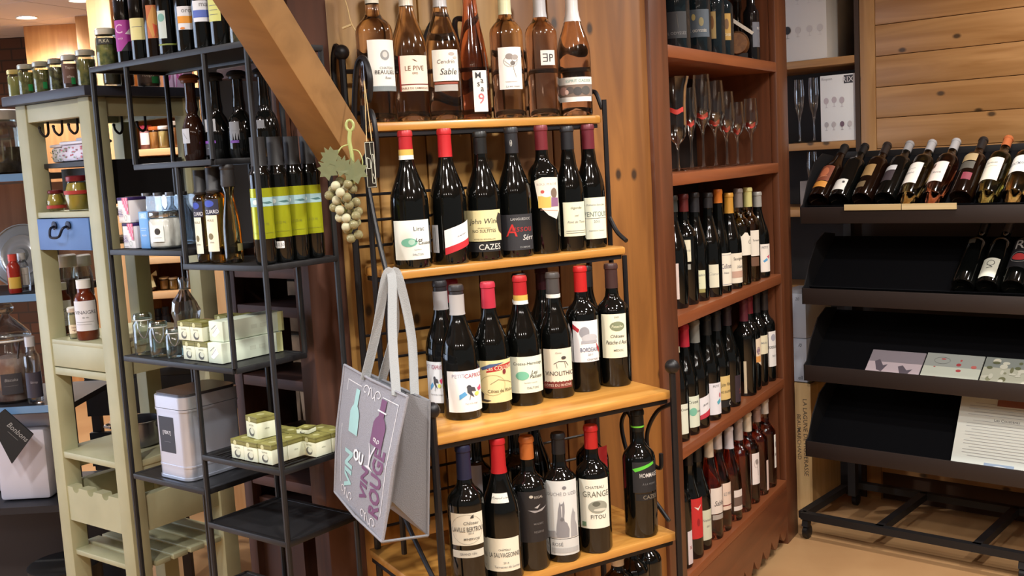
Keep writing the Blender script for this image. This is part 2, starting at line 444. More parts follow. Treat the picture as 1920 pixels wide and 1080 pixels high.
# ceiling: a slab, and the panels of the suspended ceiling that show at the far left
CEILM = mat((238, 232, 240), 0.8)
ceil = struct(MB().box(-7, -4, CEIL + .012, 6, 9.5, CEIL + .1).build('ceiling', mat((150, 140, 140), 0.8)))
tile = MB().box(-.296, -.296, CEIL - .0, .296, .296, CEIL + .012).mesh('ceiling_panel', CEILM)
ca, sa = math.cos(math.radians(-24)), math.sin(math.radians(-24))
for i in range(-16, 3):
    for j in range(2, 18):
        x, y = (i * .6) * ca - (j * .6) * sa - 1.2, (i * .6) * sa + (j * .6) * ca
        if -6.5 < x < .2 and 2.6 < y < 9.3: inst('ceiling_panel', tile, ceil, (x, y, 0), (0, 0, math.radians(-24)))
WV = 0.40
# brick wall far behind on the left, with timber posts and a beam
BRICK = bpy.data.materials.new('brick'); BRICK.use_nodes = True
_nt = BRICK.node_tree; _b = _nt.nodes.new('ShaderNodeTexBrick'); _tc = _nt.nodes.new('ShaderNodeTexCoord'); _mp = _nt.nodes.new('ShaderNodeMapping')
_mp.inputs['Rotation'].default_value = (math.radians(90), 0, 0)
_b.inputs['Color1'].default_value = lin((96, 62, 46)); _b.inputs['Color2'].default_value = lin((70, 46, 36)); _b.inputs['Mortar'].default_value = lin((60, 46, 40))
_b.inputs['Scale'].default_value = 3.2
_nt.links.new(_tc.outputs['Object'], _mp.inputs['Vector']); _nt.links.new(_mp.outputs['Vector'], _b.inputs['Vector']); _nt.links.new(_b.outputs['Color'], _nt.nodes['Principled BSDF'].inputs['Base Color'])
_nt.nodes['Principled BSDF'].inputs['Roughness'].default_value = 0.85
struct(MB().box(-7, 7.7, 0, 0.6, 7.85, CEIL).build('wall_far', BRICK))
PINEP = wood((196, 140, 86), (216, 164, 108), 'z', 10, 0.5)
def post(name, x0, x1, Y, w=None, z1=CEIL, z0=0.0, m=None):
    a, b = aty(x0, 300, Y), aty(x1, 300, Y)
    return struct(MB().box(a.x, Y, z0, b.x, Y + (w or b.x - a.x), z1).build(name, m or PINEP, bevel=.004))
post('trim_1', 70, 170, 7.2, .2)
post('trim_2', 167, 207, 6.9, .2)
hp = RACK.P(-.12, WV + .02)
o = struct(MB().box(.0, 0, 1.50, .029, .03, CEIL).build('trim_3', wood((104, 58, 32), (132, 78, 44), 'z', 12, 0.7, True, coat=0.0), bevel=.003)); o.location = hp; o.rotation_euler = (0, 0, RACK.rz)
# ------------------------------------------------------------------ timber wall behind the wine rack
WV = 0.40
wl = struct(MB().box(.14, 0, 0, 1.05, .05, CEIL).build('wall_back', mat((90, 58, 32), 0.7)))
wl.location = RACK.P(-.14, WV + .022); wl.rotation_euler = (0, 0, RACK.rz)
PL = wood((152, 108, 50), (190, 146, 80), 'z', 12, 0.5, True)
PO = wood((116, 72, 30), (150, 98, 44), 'z', 12, 0.5, True)
edges = [(0.0, PL), (.10, PL), (.225, PL), (.345, PL), (.465, PO), (.575, PO), (.90, None)]
for (u0, m), (u1, _) in zip(edges, edges[1:]):
    MB().box(u0 + .14 + .0015, -.022, 0, u1 + .14 - .0015, 0, CEIL).build('plank', m, wl, bevel=.003)
# dark red-brown post at the left end of that wall
p = RACK.P(-.045, WV + .035)
o = struct(MB().box(-.045, -.05, 0, .043, .05, CEIL).build('trim_4', wood((62, 33, 20), (84, 46, 27), 'z', 12, 0.75, coat=0.0), bevel=.004)); o.location = p; o.rotation_euler = (0, 0, RACK.rz)
# slanting brace in front of it
Pb, Pt = aty(644, 282, 2.17), aty(428, -60, 1.93)
ax = (Pb - Pt).normalized(); wv = ((Pb + Pt) / 2 - EYE).normalized(); e1 = ax.cross(wv).normalized(); e2 = e1.cross(ax).normalized()
Pt = Pt - ax * .9; Pb = Pb + ax * .02
h = .055
brace = struct(MB().hexa([Pt + e1 * h, Pt + e2 * h, Pt - e1 * h, Pt - e2 * h, Pb + e1 * h, Pb + e2 * h, Pb - e1 * h, Pb - e2 * h]).build('trim_5', wood((122, 88, 48), (142, 104, 60), 'x', 8, 0.6, coat=0.0), bevel=.003))
# assumed shop window, unseen, in the left wall; glowing panes add cool daylight
wlf = struct(MB().box(-4.75, -4, 0, -4.6, 1.2, CEIL).build('wall_left', mat((196, 186, 172), .8)))
MB().box(-4.75, 4.0, 0, -4.6, 9.5, CEIL).build('pier', mat((196, 186, 172), .8), wlf); MB().box(-4.75, 1.2, 0, -4.6, 4.0, .45).build('sill_wall', mat((196, 186, 172), .8), wlf); MB().box(-4.75, 1.2, 2.2, -4.6, 4.0, CEIL).build('lintel', mat((196, 186, 172), .8), wlf)
wn = struct(MB().box(-4.66, 1.2, .45, -4.6, 4.0, .51).build('assumed_window_1', mat((70, 60, 52), .5)))
for y_ in (1.2, 2.12, 3.04, 3.94): MB().box(-4.66, y_, .51, -4.6, y_ + .06, 2.2).build('assumed_window_frame', mat((70, 60, 52), .5), wn)
for y_ in (1.26, 2.18, 3.10): MB().box(-4.645, y_, .51, -4.635, y_ + .86, 2.2).build('assumed_pane', mat((206, 226, 255), .3, 0, emit=6.0), wn)
# ------------------------------------------------------------------ pine wall on the right, horizontal boards
RV = 0.56
u0 = DISP.at(1613, 140, RV)[0]; u1 = DISP.at(1641, 140, RV)[0]
wr = struct(MB().box(u0, .022, 0, 2.6, .07, CEIL).build('wall_right', mat((70, 46, 28), 0.8)))
wr.location = DISP.P(0, RV); wr.rotation_euler = (0, 0, DISP.rz)
PR = wood((156, 110, 62), (182, 136, 86), 'x', 12, 0.5, True); PRV = wood((156, 112, 64), (180, 136, 86), 'z', 12, 0.5, True)
MB().box(u0, -.002, .0, u1, .022, CEIL).build('stile', PRV, wr, bevel=.002)
zr = DISP.at(1643, 222, RV)[2]
for k in range(-12, 9):
    z0 = zr + k * .118
    if z0 < .02 or z0 + .118 > CEIL: continue
    MB().box(u1 + .001, .002, z0 + .001, 2.6, .022, z0 + .117).build('plank', PR, wr, bevel=.002)
# ------------------------------------------------------------------ ceiling downlights
RING = mat((235, 235, 235), 0.4); LENS = mat((255, 244, 226), 0.4, 0, emit=120.0)
def downlight(x, y, label, power):
    t = thing('downlight', label, 'lamp', (x, y, CEIL), 0, 'recessed ceiling downlights')
    MB().lathe([(.045, -.001), (.062, -.007), (.066, -.003), (.066, 0)], 20).build('trim_ring', RING, t)
    MB().lathe([(0, -.002), (.045, -.002)], 20).build('lens', LENS, t)
    ld = bpy.data.lights.new('downlight_bulb', 'SPOT'); ld.energy = power; ld.spot_size = math.radians(158); ld.spot_blend = 0.6
    ld.color = (1.0, 0.965, 0.92); ld.shadow_soft_size = 0.055
    lo = bpy.data.objects.new('bulb', ld); link(lo, t); lo.location = (0, 0, -.045)
p1, p2 = atz(50, 32, CEIL), atz(150, 0, CEIL)
downlight(p1.x, p1.y, 'round recessed downlight in the pale ceiling, above the timber post at the back', LAMP_W * .7)
downlight(p2.x, p2.y, 'round recessed downlight in the pale ceiling, before the tall timber post', LAMP_W * .12)
OTHER = 'assumed round recessed downlight in the shop ceiling over the aisle'
for (x, y) in ((-1.35, -1.0), (-.45, -1.15), (.55, -1.05), (1.5, -.9), (-.95, .8), (.1, .95), (1.15, .85), (-1.75, 1.35), (.95, 1.75), (1.5, 3.0), (2.2, 2.3)):  # assumed downlights, all out of view, lighting racks and aisle
    downlight(x, y, OTHER, LAMP_W * (.7 if x > 1.4 and y > 0 else .62 if y < -.5 else 1.2))
for (x, y) in ((-1.65, 3.75), (-2.7, 4.6), (-3.4, 5.4)):  # downlights out of view, added to brighten the back room
    downlight(x, y, 'added round recessed downlight in the back room ceiling', LAMP_W * (1.5 if x > -2 else .9))
# ------------------------------------------------------------------ stone wall in the dark recess behind the tier rack
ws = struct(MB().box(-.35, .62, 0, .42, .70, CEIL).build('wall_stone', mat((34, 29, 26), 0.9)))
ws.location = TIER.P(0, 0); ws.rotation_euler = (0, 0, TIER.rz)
rs = random.Random(3)
SM = [mat(c, 0.85, 0, noise=(18.0, tuple(int(v * .75) for v in c)), bump=(30, .6)) for c in ((120, 106, 92), (98, 86, 76), (134, 118, 102))]
z = .05
while z < 1.5:
    hh = rs.uniform(.10, .17); u = -.34 + rs.uniform(0, .1)
    while u < .36:
        ww = rs.uniform(.13, .26); d = rs.uniform(.595, .608)
        mb = MB(); x0, x1 = u + .006, min(u + ww, .42) - .006; zz0, zz1 = z + .006, z + hh - .006
        j = lambda: rs.uniform(-.008, .008)
        mb.hexa([(x0 + j(), d, zz0 + j()), (x1 + j(), d, zz0 + j()), (x1, .625, zz0), (x0, .625, zz0), (x0 + j(), d, zz1 + j()), (x1 + j(), d, zz1 + j()), (x1, .625, zz1), (x0, .625, zz1)])
        mb.build('stone', rs.choice(SM), ws, bevel=.008); u += ww
    z += hh
# ================================================================== the wine rack of wrought iron and oak
rack = thing('wine_rack', 'black wrought iron rack with stepped honey-coloured oak shelves full of wine bottles', 'rack', RACK.P(0, 0), RACK.rz)
S = {1: (1.545, .03, .625, .258, .36), 2: (1.232, .03, .63, .19, .36), 3: (.918, -.008, .602, 0.0, .36), 4: (.588, -.008, .602, 0.0, .36), 5: (.285, -.008, .602, 0.0, .36)}
for k, (z, a, b, v0, v1) in S.items():
    MB().box(a, v0, z - .02, b, v1, z).build('shelf_board', OAK, rack, bevel=.006)
    m = MB()
    for (p, q) in (((a + .01, v0 + .014), (b - .01, v0 + .014)), ((a + .01, v1 - .01), (b - .01, v1 - .01)), ((a + .01, v0 + .014), (a + .01, v1 - .01)), ((b - .01, v0 + .014), (b - .01, v1 - .01))):
        m.bar((p[0], p[1], z - .0255), (q[0], q[1], z - .0255), .012, .009)
    m.build('shelf_frame', IRON, rack)
for u in (.01, .628):
    MB().tube([(u, .345, 0), (u, .345, 1.69)], .0075, 8).build('upright', IRON, rack)
    MB().tube([(u, .25, .90), (u, .25, 1.58)], .006, 8).build('upright', IRON, rack)
    MB().tube([(u, .195, .62), (u, .195, 1.21)], .006, 8).build('upright', IRON, rack)
    # slanting strap between the two upper steps, ending in a curl
    if u > .3:
        MB().tube(bez([(u, .25, 1.30), (u, .22, 1.265), (u, .185, 1.245)]), .0055, 8).build('brace', IRON, rack)
        MB().tube(bez([(u, .31, 1.57), (u, .325, 1.63), (u, .345, 1.665), (u, .365, 1.655), (u, .362, 1.625)]), .006, 8).build('scroll', IRON, rack)
        MB().tube(bez([(u, .26, 1.56), (u, .285, 1.60), (u, .315, 1.595), (u, .325, 1.57)]), .0055, 8).build('scroll', IRON, rack)
        MB().ball((u, .345, 1.70), .017).build('finial', IRON, rack)
        continue
    MB().tube(bez([(u, .262, 1.50), (u, .252, 1.42), (u, .215, 1.30), (u, .175, 1.215), (u, .15, 1.195), (u, .14, 1.22), (u, .155, 1.235)]), .0055, 8).build('brace', IRON, rack)
    # finial ball with the crook of the top scroll
    m = MB().ball((u, .345, 1.70), .017); m.build('finial', IRON, rack)
    MB().tube(bez([(u, .345, 1.70), (u, .38, 1.715), (u, .40, 1.66), (u, .385, 1.58), (u, .375, 1.50), (u, .36, 1.49), (u, .352, 1.505)]), .0065, 8).build('scroll', IRON, rack)
    s = 1 if u < 0 else -1
    MB().tube(bez([(u, .31, 1.50), (u, .29, 1.60), (u, .262, 1.665), (u, .225, 1.675), (u, .20, 1.635), (u, .212, 1.59), (u, .232, 1.60)]), .006, 8).build('scroll', IRON, rack)
    MB().tube(bez([(u, .25, 1.52), (u, .215, 1.565), (u, .195, 1.545), (u, .19, 1.49), (u, .20, 1.43)]), .0055, 8).build('scroll', IRON, rack)
for u in (0.0, .594):
    MB().tube([(u, -.012, 0), (u, -.012, .962)], .0075, 8).build('front_leg', IRON, rack)
    MB().ball((u, -.012, .975), .0165).build('finial', IRON, rack)
    MB().tube(bez([(u, -.006, .89), (u, .05, .86), (u, .09, .80), (u, .08, .74), (u, .045, .73), (u, .04, .765)]), .005, 8).build('scroll', IRON, rack)
    MB().tube(bez([(u, .02, .61), (u, .09, .66), (u, .16, .72), (u, .19, .80), (u, .165, .84), (u, .14, .815)]), .005, 8).build('scroll', IRON, rack)
for zb in (1.232, .918, .588):
    for k in range(3):
        z = zb + .045 + k * .057
        MB().tube([(.01, .352, z), (.628, .352, z)], .0035, 6).build('back_rail', IRON, rack)
MB().tube([(.01, .353, 1.57), (.628, .353, 1.57)], .005, 6).build('back_rail', IRON, rack)
MB().tube([(.01, .353, 1.66), (.628, .353, 1.66)], .005, 6).build('back_rail', IRON, rack)
for s in (-1, 1):      # the two C-scrolls meeting behind the upper row
    c = .285; q = .353
    MB().tube(bez([(c, q, 1.57), (c + s * .05, q, 1.63), (c + s * .075, q, 1.70), (c + s * .05, q, 1.765), (c + s * .012, q, 1.775), (c + s * .012, q, 1.73), (c + s * .03, q, 1.725)]), .0065, 8).build('scroll', IRON, rack)
    MB().tube(bez([(c + s * .11, q, 1.66), (c + s * .14, q, 1.70), (c + s * .19, q, 1.70), (c + s * .2, q, 1.64), (c + s * .17, q, 1.62)]), .006, 8).build('scroll', IRON, rack)
WHITE, CREAMP, INK, GREY = (240, 238, 230), (232, 224, 186), (40, 38, 40), (120, 120, 122)
# ------------------------------------------------------------------ top shelf: rosé
plS1 = RACK.pl(.3005)
ROSE = (255, 220, 192)
def rose(x, H, R, shape, capc, capy, box, col, art, label, extra=(), wine=ROSE):
    c, rz, _ = stand(x, 150, S[1][0], None, R, plS1)
    zc = zat(c.x, c.y, capy) - c.z if capy is not None else None
    L = [lab(c, c.z, R, box, col, art)] + [lab(c, c.z, R, b, cc, a2) for b, cc, a2 in extra]
    return bottle(label, c, rz, H, R, shape, wine_glass(wine, H * .80), (capc, zc, (.35, .1)) if capc else None, L, 'rosé bottles on the top shelf of the wine rack')
rose(707, .312, .040, 'bordeaux', (226, 222, 205), 8, (692, 738, 75, 172), WHITE, [('e', .55, .7, .16, .10, (150, 150, 150)), ('e', .55, .71, .09, .06, (205, 205, 200)), ('t', 'CHATEAU', .6, .45, .05, GREY), ('t', 'BEAULIEU', .55, .37, .075, INK), ('t', 'Rosé', .62, .26, .05, GREY, .3), ('r', 0, 0, 1, .1, (125, 135, 138))],
     'rosé bottle with tall white grey-footed label, beside the iron scroll, top shelf')
rose(770, .318, .0405, 'burgundy', (222, 214, 198), 12, (750, 800, 104, 171), (240, 226, 206), [('r', 0, .17, 1, .2, (120, 40, 36)), ('r', 0, 0, .05, 1, (170, 60, 50)), ('t', 'LE PIVE', .5, .64, .13, (120, 84, 60)), ('t', 'GRIS', .5, .5, .06, (120, 84, 60)), ('t', 'SABLE DE CAMARGUE', .5, .08, .06, (120, 84, 60)), ('p', [(.42, .9), (.52, .84), (.6, .82), (.5, .88)], (100, 70, 60))],
     'rosé bottle with cream label crossed by a thin red line, on the top shelf')
rose(833, .318, .0405, 'burgundy', (196, 196, 198), 14, (812, 858, 93, 152), (242, 238, 226), [('t', 'Cendrín', .5, .62, .13, (90, 70, 60), .2), ('t', 'Sable', .58, .3, .2, INK, .25), ('e', .72, .86, .12, .05, (190, 180, 172)), ('e', .85, .74, .08, .04, (205, 196, 186))],
     'rosé bottle with hand-lettered white label over a grey band, on the top shelf', extra=(((816, 858, 154, 158), (150, 70, 50), None), ((816, 858, 159, 171), (176, 172, 166), None)))
rose(889, .34, .036, 'flute', None, None, (888, 913, 132, 210), (244, 236, 226), [('t', 'M', .35, .88, .15, INK), ('t', 'a', .6, .74, .1, INK), ('t', 's', .35, .66, .1, INK), ('t', 'a', .6, .54, .1, INK), ('t', '9', .5, .32, .25, (226, 110, 120))],
     'slim long-necked rosé bottle with narrow white label and pink figure, on the top shelf', wine=(250, 160, 130))
rose(953, .312, .0385, 'bordeaux', (226, 226, 186), 29, (936, 977, 89, 168), (244, 240, 234), [('l', [(.55, .72), (.6, .5), (.7, .28)], .0011, (110, 100, 96)), ('o', .5, .66, .28, .13, .0008, (130, 122, 118)), ('e', .45, .78, .15, .07, (150, 140, 134)), ('e', .68, .76, .14, .06, (168, 160, 154)), ('e', .58, .62, .1, .05, (120, 112, 108)), ('l', [(.25, .68), (.5, .55), (.8, .7)], .0009, (110, 100, 96)), ('t', 'CHARDONNAY', .5, .18, .03, GREY), ('t', 'La vie rosée', .55, .07, .05, GREY, .2)],
     'rosé bottle with yellowish capsule and white vine-drawing label, on the top shelf')
rose(1018, .312, .0375, 'bordeaux', (190, 190, 194), 34, (1014, 1039, 95, 123), (224, 222, 214), [('t', 'ƎP', .5, .5, .55, (60, 56, 58))],
     'rosé bottle with small square monogram label and silver capsule, on the top shelf')
rose(1078, .312, .040, 'burgundy', (224, 220, 218), 42, (1048, 1109, 145, 159), (232, 226, 218), [('t', 'ESPRIT GASSIER', .6, .5, .4, (120, 160, 150))],
     'rosé bottle with pink-ringed white capsule and low patterned band label, on the top shelf',
     extra=(((1048, 1109, 159, 182), (130, 110, 96), [('e', .2, .5, .12, .35, (196, 150, 136)), ('e', .38, .55, .09, .3, (92, 84, 80)), ('e', .55, .45, .1, .35, (74, 70, 68)), ('e', .75, .5, .12, .36, (84, 80, 76)), ('e', .3, .4, .05, .2, (226, 190, 176))]), ((1049, 1108, 182, 191), (234, 230, 224), None)))
# ------------------------------------------------------------------ lower shelves: reds
def red(shelf, x, y, xt, ytop, R, shape, cap, capy, labels, label, glass=None, bands=(), z=None, group=None, Hfix=None):
    z = S[shelf][0] if z is None else z
    c, rz, H = stand(x, y, z, ytop, R)
    u, v, _ = RACK.uvz(c)
    if shelf == 2: v = .2345; u = RACK.at(x, y - 8, v)[0]
    elif shelf == 3: v = min(v, .168)
    u = min(max(u, .03 + R if shelf == 2 else .022 + R), .578 - R if shelf == 4 else .600 - R); c = RACK.P(u, v, z); rz = face_cam(c); H = zat(c.x, c.y, ytop) - z
    if Hfix: H = Hfix
    H = max(.27, min(.297 if shelf == 4 else .335, H))
    zc = zat(c.x, c.y, capy) - z if capy else None
    bd = [(cc, zat(c.x, c.y, b) - z, zat(c.x, c.y, a) - z) for cc, a, b in bands]
    LL = []
    for L in labels:
        bx, col, art = L[:3]; LL.append(lab(c, z, R, bx, col, art, **(L[3] if len(L) > 3 else {})))
    return bottle(label, c, rz, H, R, shape, glass, (cap, zc) if cap else None, LL, group or 'wine bottles on the wine rack', bands=bd)
G2 = 'red wine bottles on the second shelf of the wine rack'
sticker = lambda bx: (bx, (236, 236, 226), [('o', .5, .5, .42, .46, .0015, (190, 60, 50)), ('e', .5, .6, .22, .22, (70, 140, 110))], dict(poly=[(.5 + .5 * math.cos(t * .4189), .5 + .5 * math.sin(t * .4189)) for t in range(15)]))
red(2, 775, 503, 757, 246, .0415, 'burgundy', (176, 34, 40), 290, [((741, 804, 414, 488), (236, 238, 228), [('t', 'Lirac', .68, .78, .11, INK), ('e', .42, .44, .2, .11, (120, 186, 160)), ('e', .48, .45, .08, .07, (180, 214, 196)), ('t', 'Les', .66, .5, .1, INK, .3), ('t', 'Causses', .82, .42, .09, INK, .3), ('t', 'Appellation', .62, .25, .04, GREY), ('t', 'DALTON', .62, .13, .05, GREY)])],
    'stout dark bottle with red capsule and white green-oval label, on the second shelf', bands=(((206, 170, 80), 281, 293), ((232, 230, 220), 292, 300)), group=G2)
red(2, 847, 496, 833, 242, .040, 'burgundy', (190, 34, 40), 295, [((812, 823, 422, 474), (214, 216, 220), [('l', [(.3, .1), (.3, .9)], .0012, GREY), ('l', [(.6, .1), (.6, .9)], .0016, GREY)]), ((834, 879, 424, 470), (236, 236, 234), [('t', 'JEUNE PARTY', .62, .55, .07, (60, 64, 84)), ('p', [(0, 0), (1, 0), (1, .28), (0, .28)], (196, 40, 50))], dict(tilt=.3))],
    'dark bottle with red capsule and tilted white and red label, on the second shelf', group=G2)
red(2, 912, 489, 892, 248, .0395, 'burgundy', (24, 24, 24), 289, [((878, 938, 395, 453), (226, 214, 160), [('t', 'John Wine', .5, .62, .22, INK, .2), ('t', 'NO SULFITES', .5, .33, .1, INK), ('t', 'VIN BIOLOGIQUE', .5, .42, .045, (90, 84, 60)), ('t', 'CÔTES DU ROUSSILLON', .5, .07, .06, (90, 84, 60)), ('p', [(.9, .9), (.84, .72), (.94, .68), (.86, .5), (.97, .46), (.9, .3), (1, .2), (1, .85)], (48, 42, 34))]), ((878, 938, 455, 473), (26, 26, 28), [('t', 'CAZES', .7, .5, .6, (220, 216, 206))])],
    'dark bottle with black capsule and scrawled cream label, on the second shelf', group=G2)
red(2, 970, 483, 956, 240, .0395, 'burgundy', (40, 40, 44), 288, [((939, 998, 403, 470), (44, 44, 48), [('t', 'LANGUEDOC', .62, .87, .07, (186, 184, 180)), ('t', 'A', .36, .56, .34, (200, 44, 40), .1), ('t', 'ussou', .64, .58, .13, (150, 40, 40), .1), ('t', 'Sérr', .8, .35, .15, (210, 206, 200), .2), ('t', 'DOMAINE', .7, .08, .05, (150, 150, 148))]), ((951, 962, 262, 275), (44, 44, 48), [('o', .5, .5, .45, .45, .0008, (186, 184, 178)), ('t', 'V', .5, .5, .5, (186, 184, 178))])],
    'dark bottle with charcoal label and a large red letter, on the second shelf', group=G2)
red(2, 1025, 476, 1010, 236, .0355, 'bordeaux', (112, 36, 44), 282, [((1004, 1046, 333, 413), (230, 222, 206), [('t', 'ROCK PERCHÉ', .5, .84, .07, (150, 120, 110)), ('r', .12, .28, .6, .56, (214, 180, 90)), ('e', .45, .6, .2, .07, (220, 220, 220)), ('e', .75, .62, .14, .12, (120, 100, 84)), ('p', [(.6, .3), (.95, .3), (.95, .5), (.62, .52)], (138, 96, 128)), ('e', .3, .66, .07, .04, (190, 80, 70)), ('l', [(.2, .24), (.9, .2)], .001, (214, 150, 130))], dict(poly=[(0, .92), (.3, 1), (1, .98), (1, .2), (.82, 0), (.5, .1), (.14, .34)]))],
    'dark bottle with a crest-shaped picture label and burgundy capsule, on the second shelf', group=G2)
red(2, 1073, 470, 1058, 238, .0345, 'burgundy', (34, 34, 38), 281, [((1057, 1096, 380, 444), (228, 226, 196), [('t', 'Gigondas', .55, .82, .09, (80, 80, 70), .3), ('t', '2007', .55, .6, .05, GREY), ('t', 'Font de Tonin', .55, .42, .07, GREY, .3), ('l', [(.1, .16), (.95, .16)], .001, GREY), ('l', [(.1, .1), (.95, .1)], .001, GREY)])],
    'dark bottle with black capsule and plain cream label, partly hidden, on the second shelf', group=G2)
red(2, 1118, 465, 1105, 234, .0345, 'burgundy', (104, 34, 46), 280, [((1094, 1143, 372, 450), (226, 230, 208), [('t', 'Domaine Saint Jean', .5, .82, .06, GREY, .3), ('t', 'VENTOUX', .5, .6, .12, (110, 124, 116)), ('t', '2011', .5, .42, .06, GREY), ('l', [(.06, .5), (.94, .5)], .0008, GREY), ('t', 'Appellation Ventoux', .5, .2, .045, GREY)])],
    'dark bottle with burgundy capsule and greenish-white label, by the upright on the second shelf', group=G2)
G3 = 'red wine bottles on the third shelf of the wine rack'
caprice = [('t', 'PETIT', .3, .88, .09, (176, 170, 190)), ('t', 'CAPRICE', .72, .87, .1, (170, 60, 90)), ('p', [(.3, .42), (.44, .5), (.5, .42), (.4, .36), (.3, .3)], (90, 160, 210)), ('e', .55, .6, .06, .05, (60, 60, 66)), ('p', [(.5, .62), (.7, .58), (.74, .48), (.6, .5), (.68, .34), (.56, .42), (.5, .48)], (70, 70, 76)), ('p', [(.78, .55), (.92, .62), (.94, .5), (.84, .47)], (226, 80, 120)), ('e', .76, .42, .07, .05, (214, 224, 110)), ('t', 'Pays d Oc rouge', .6, .2, .045, GREY), ('l', [(.62, .55), (.55, .3)], .0011, (70, 70, 76))]
red(3, 826, 776, 818, 530, .039, 'burgundy', (34, 32, 36), 584, [((797, 834, 684, 762), (228, 232, 236), caprice)], 'dark bottle with silver-banded black capsule and splashed label, behind its twin, third shelf', bands=(((150, 146, 146), 549, 584),), group=G3)
red(3, 870, 789, 853, 535, .0405, 'burgundy', (48, 46, 48), 590, [((840, 902, 697, 774), (238, 238, 236), caprice)], 'dark bottle with silver-banded black capsule and splashed white label, foremost on third shelf', bands=(((164, 160, 158), 552, 590),), group=G3)
red(3, 928, 776, 914, 530, .0395, 'burgundy', (184, 46, 66), 578, [((900, 959, 678, 757), (228, 214, 160), [('p', [(.2, .72), (.95, .8), (.97, .92), (.24, .86)], (176, 44, 40)), ('t', 'Les COLLINES', .6, .82, .1, (236, 224, 190)), ('p', [(.05, .84), (.3, .92), (.7, .94), (.1, .78)], (70, 90, 130)), ('o', .35, .42, .34, .24, .0008, (180, 168, 120)), ('l', [(.3, .45), (.5, .55), (.8, .48), (.95, .42)], .001, (150, 140, 110)), ('t', 'Côtes du Rhône', .6, .28, .08, (90, 80, 50)), ('p', [(.02, .3), (.12, .22), (.1, .1), (.3, .06), (.2, .03), (.03, .06)], (60, 54, 50)), ('e', .68, .72, .05, .06, (120, 40, 44))])],
    'dark bottle with pinkish red capsule and cream red-ribbon label, on the third shelf', group=G3)
red(3, 987, 762, 972, 518, .0395, 'burgundy', (176, 34, 40), 562, [((957, 1017, 670, 738), (230, 236, 216), [('t', 'Crozes-Hermitage', .52, .8, .11, INK), ('e', .34, .48, .17, .12, (120, 190, 160)), ('t', 'Les', .66, .56, .1, INK, .3), ('t', 'Palisses', .72, .45, .1, INK, .3), ('t', 'Appellation contrôlée', .55, .28, .04, GREY), ('t', 'DALTON', .6, .14, .06, GREY)])],
    'dark bottle with red capsule, neck seal and pale green-oval label, on the third shelf', bands=(((206, 170, 80), 553, 564), ((232, 230, 220), 563, 570)), group=G3)
red(3, 1047, 748, 1031, 512, .0385, 'burgundy', (74, 70, 68), 551, [((1020, 1072, 655, 717), (230, 222, 200), [('l', [(.35, .55), (.5, .62), (.72, .6), (.8, .48)], .0016, (90, 84, 80)), ('l', [(.42, .56), (.44, .42)], .001, (90, 84, 80)), ('l', [(.68, .58), (.72, .42)], .001, (90, 84, 80)), ('e', .66, .72, .08, .05, (70, 64, 60)), ('t', 'VINOLITHIC', .52, .26, .13, (60, 56, 54)), ('t', 'Cuvée', .5, .88, .05, GREY, .2)]), ((1020, 1072, 716, 729), (120, 52, 44), [('t', 'CÔTES DU RHÔNE', .5, .5, .45, (226, 204, 186))])],
    'dark bottle with grey capsule and cream label over a brown band, on the third shelf', bands=(((226, 224, 214), 551, 558),), group=G3)
red(3, 1098, 736, 1085, 500, .0375, 'bordeaux', (192, 34, 34), 547, [((1075, 1121, 603, 680), (234, 234, 236), [('p', [(0, .94), (.0, .82), (.2, .72), (.25, .8)], (176, 40, 50)), ('e', .42, .72, .18, .14, (150, 150, 156)), ('e', .62, .58, .3, .1, (190, 190, 194)), ('r', .3, .45, .9, .52, (170, 170, 176)), ('t', 'BORDEAUX', .62, .3, .1, (70, 80, 110)), ('p', [(.85, .45), (1, .3), (1, .2), (.9, .28)], (176, 40, 50)), ('t', '2011', .6, .18, .05, GREY), ('t', 'CHATEAU', .7, .06, .05, GREY)])],
    'dark bottle with bright red capsule and grey-engraved white label, on the third shelf', group=G3)
red(3, 1155, 726, 1137, 495, .0375, 'bordeaux', (66, 44, 42), 540, [((1129, 1174, 590, 672), (232, 230, 204), [('e', .62, .72, .28, .11, (126, 134, 104)), ('t', 'Patache', .62, .72, .06, (220, 220, 190), .2), ('t', 'Château', .62, .5, .07, INK, .3), ('t', 'Patache d Aux', .58, .36, .09, INK, .3), ('t', 'MÉDOC', .64, .18, .06, (90, 90, 80)), ('t', '2009', .6, .93, .04, GREY)])],
    'dark bottle with brown capsule and tall cream olive-oval label, on the third shelf', group=G3)
def back(shelf, u, v, cap, zc, label, group, H=.275, R=.038, shape='burgundy', bands=(), labels=()):
    c = RACK.P(u, v, S[shelf][0])
    return bottle(label, c, face_cam(c), H, R, shape, None, (cap, zc), [dict(az=a, half=h_, z0=z0, z1=z1, col=col, art=None) for a, h_, z0, z1, col in labels], group, bands=bands)
for uv, cap, ttl in (((.175, .22), (150, 36, 50), 'dark bottle with dull crimson capsule, behind the splashed label bottle on the third shelf'),
                     ((.345, .215), (36, 34, 38), 'dark bottle with black white-ringed capsule, behind the neck-seal bottle on the third shelf'),
                     ((.44, .27), (70, 26, 34), 'dark bottle with dusky red capsule, in the shaded back row, third shelf'),
                     ((.525, .21), (30, 30, 32), 'dark bottle with black capsule, behind the engraved label bottle on the third shelf')):
    back(3, uv[0], uv[1], cap, .225, ttl, G3, bands=(((220, 218, 210), .21, .217),) if 'white-ringed' in ttl else ())
G4 = 'red wine bottles on the fourth shelf of the wine rack'
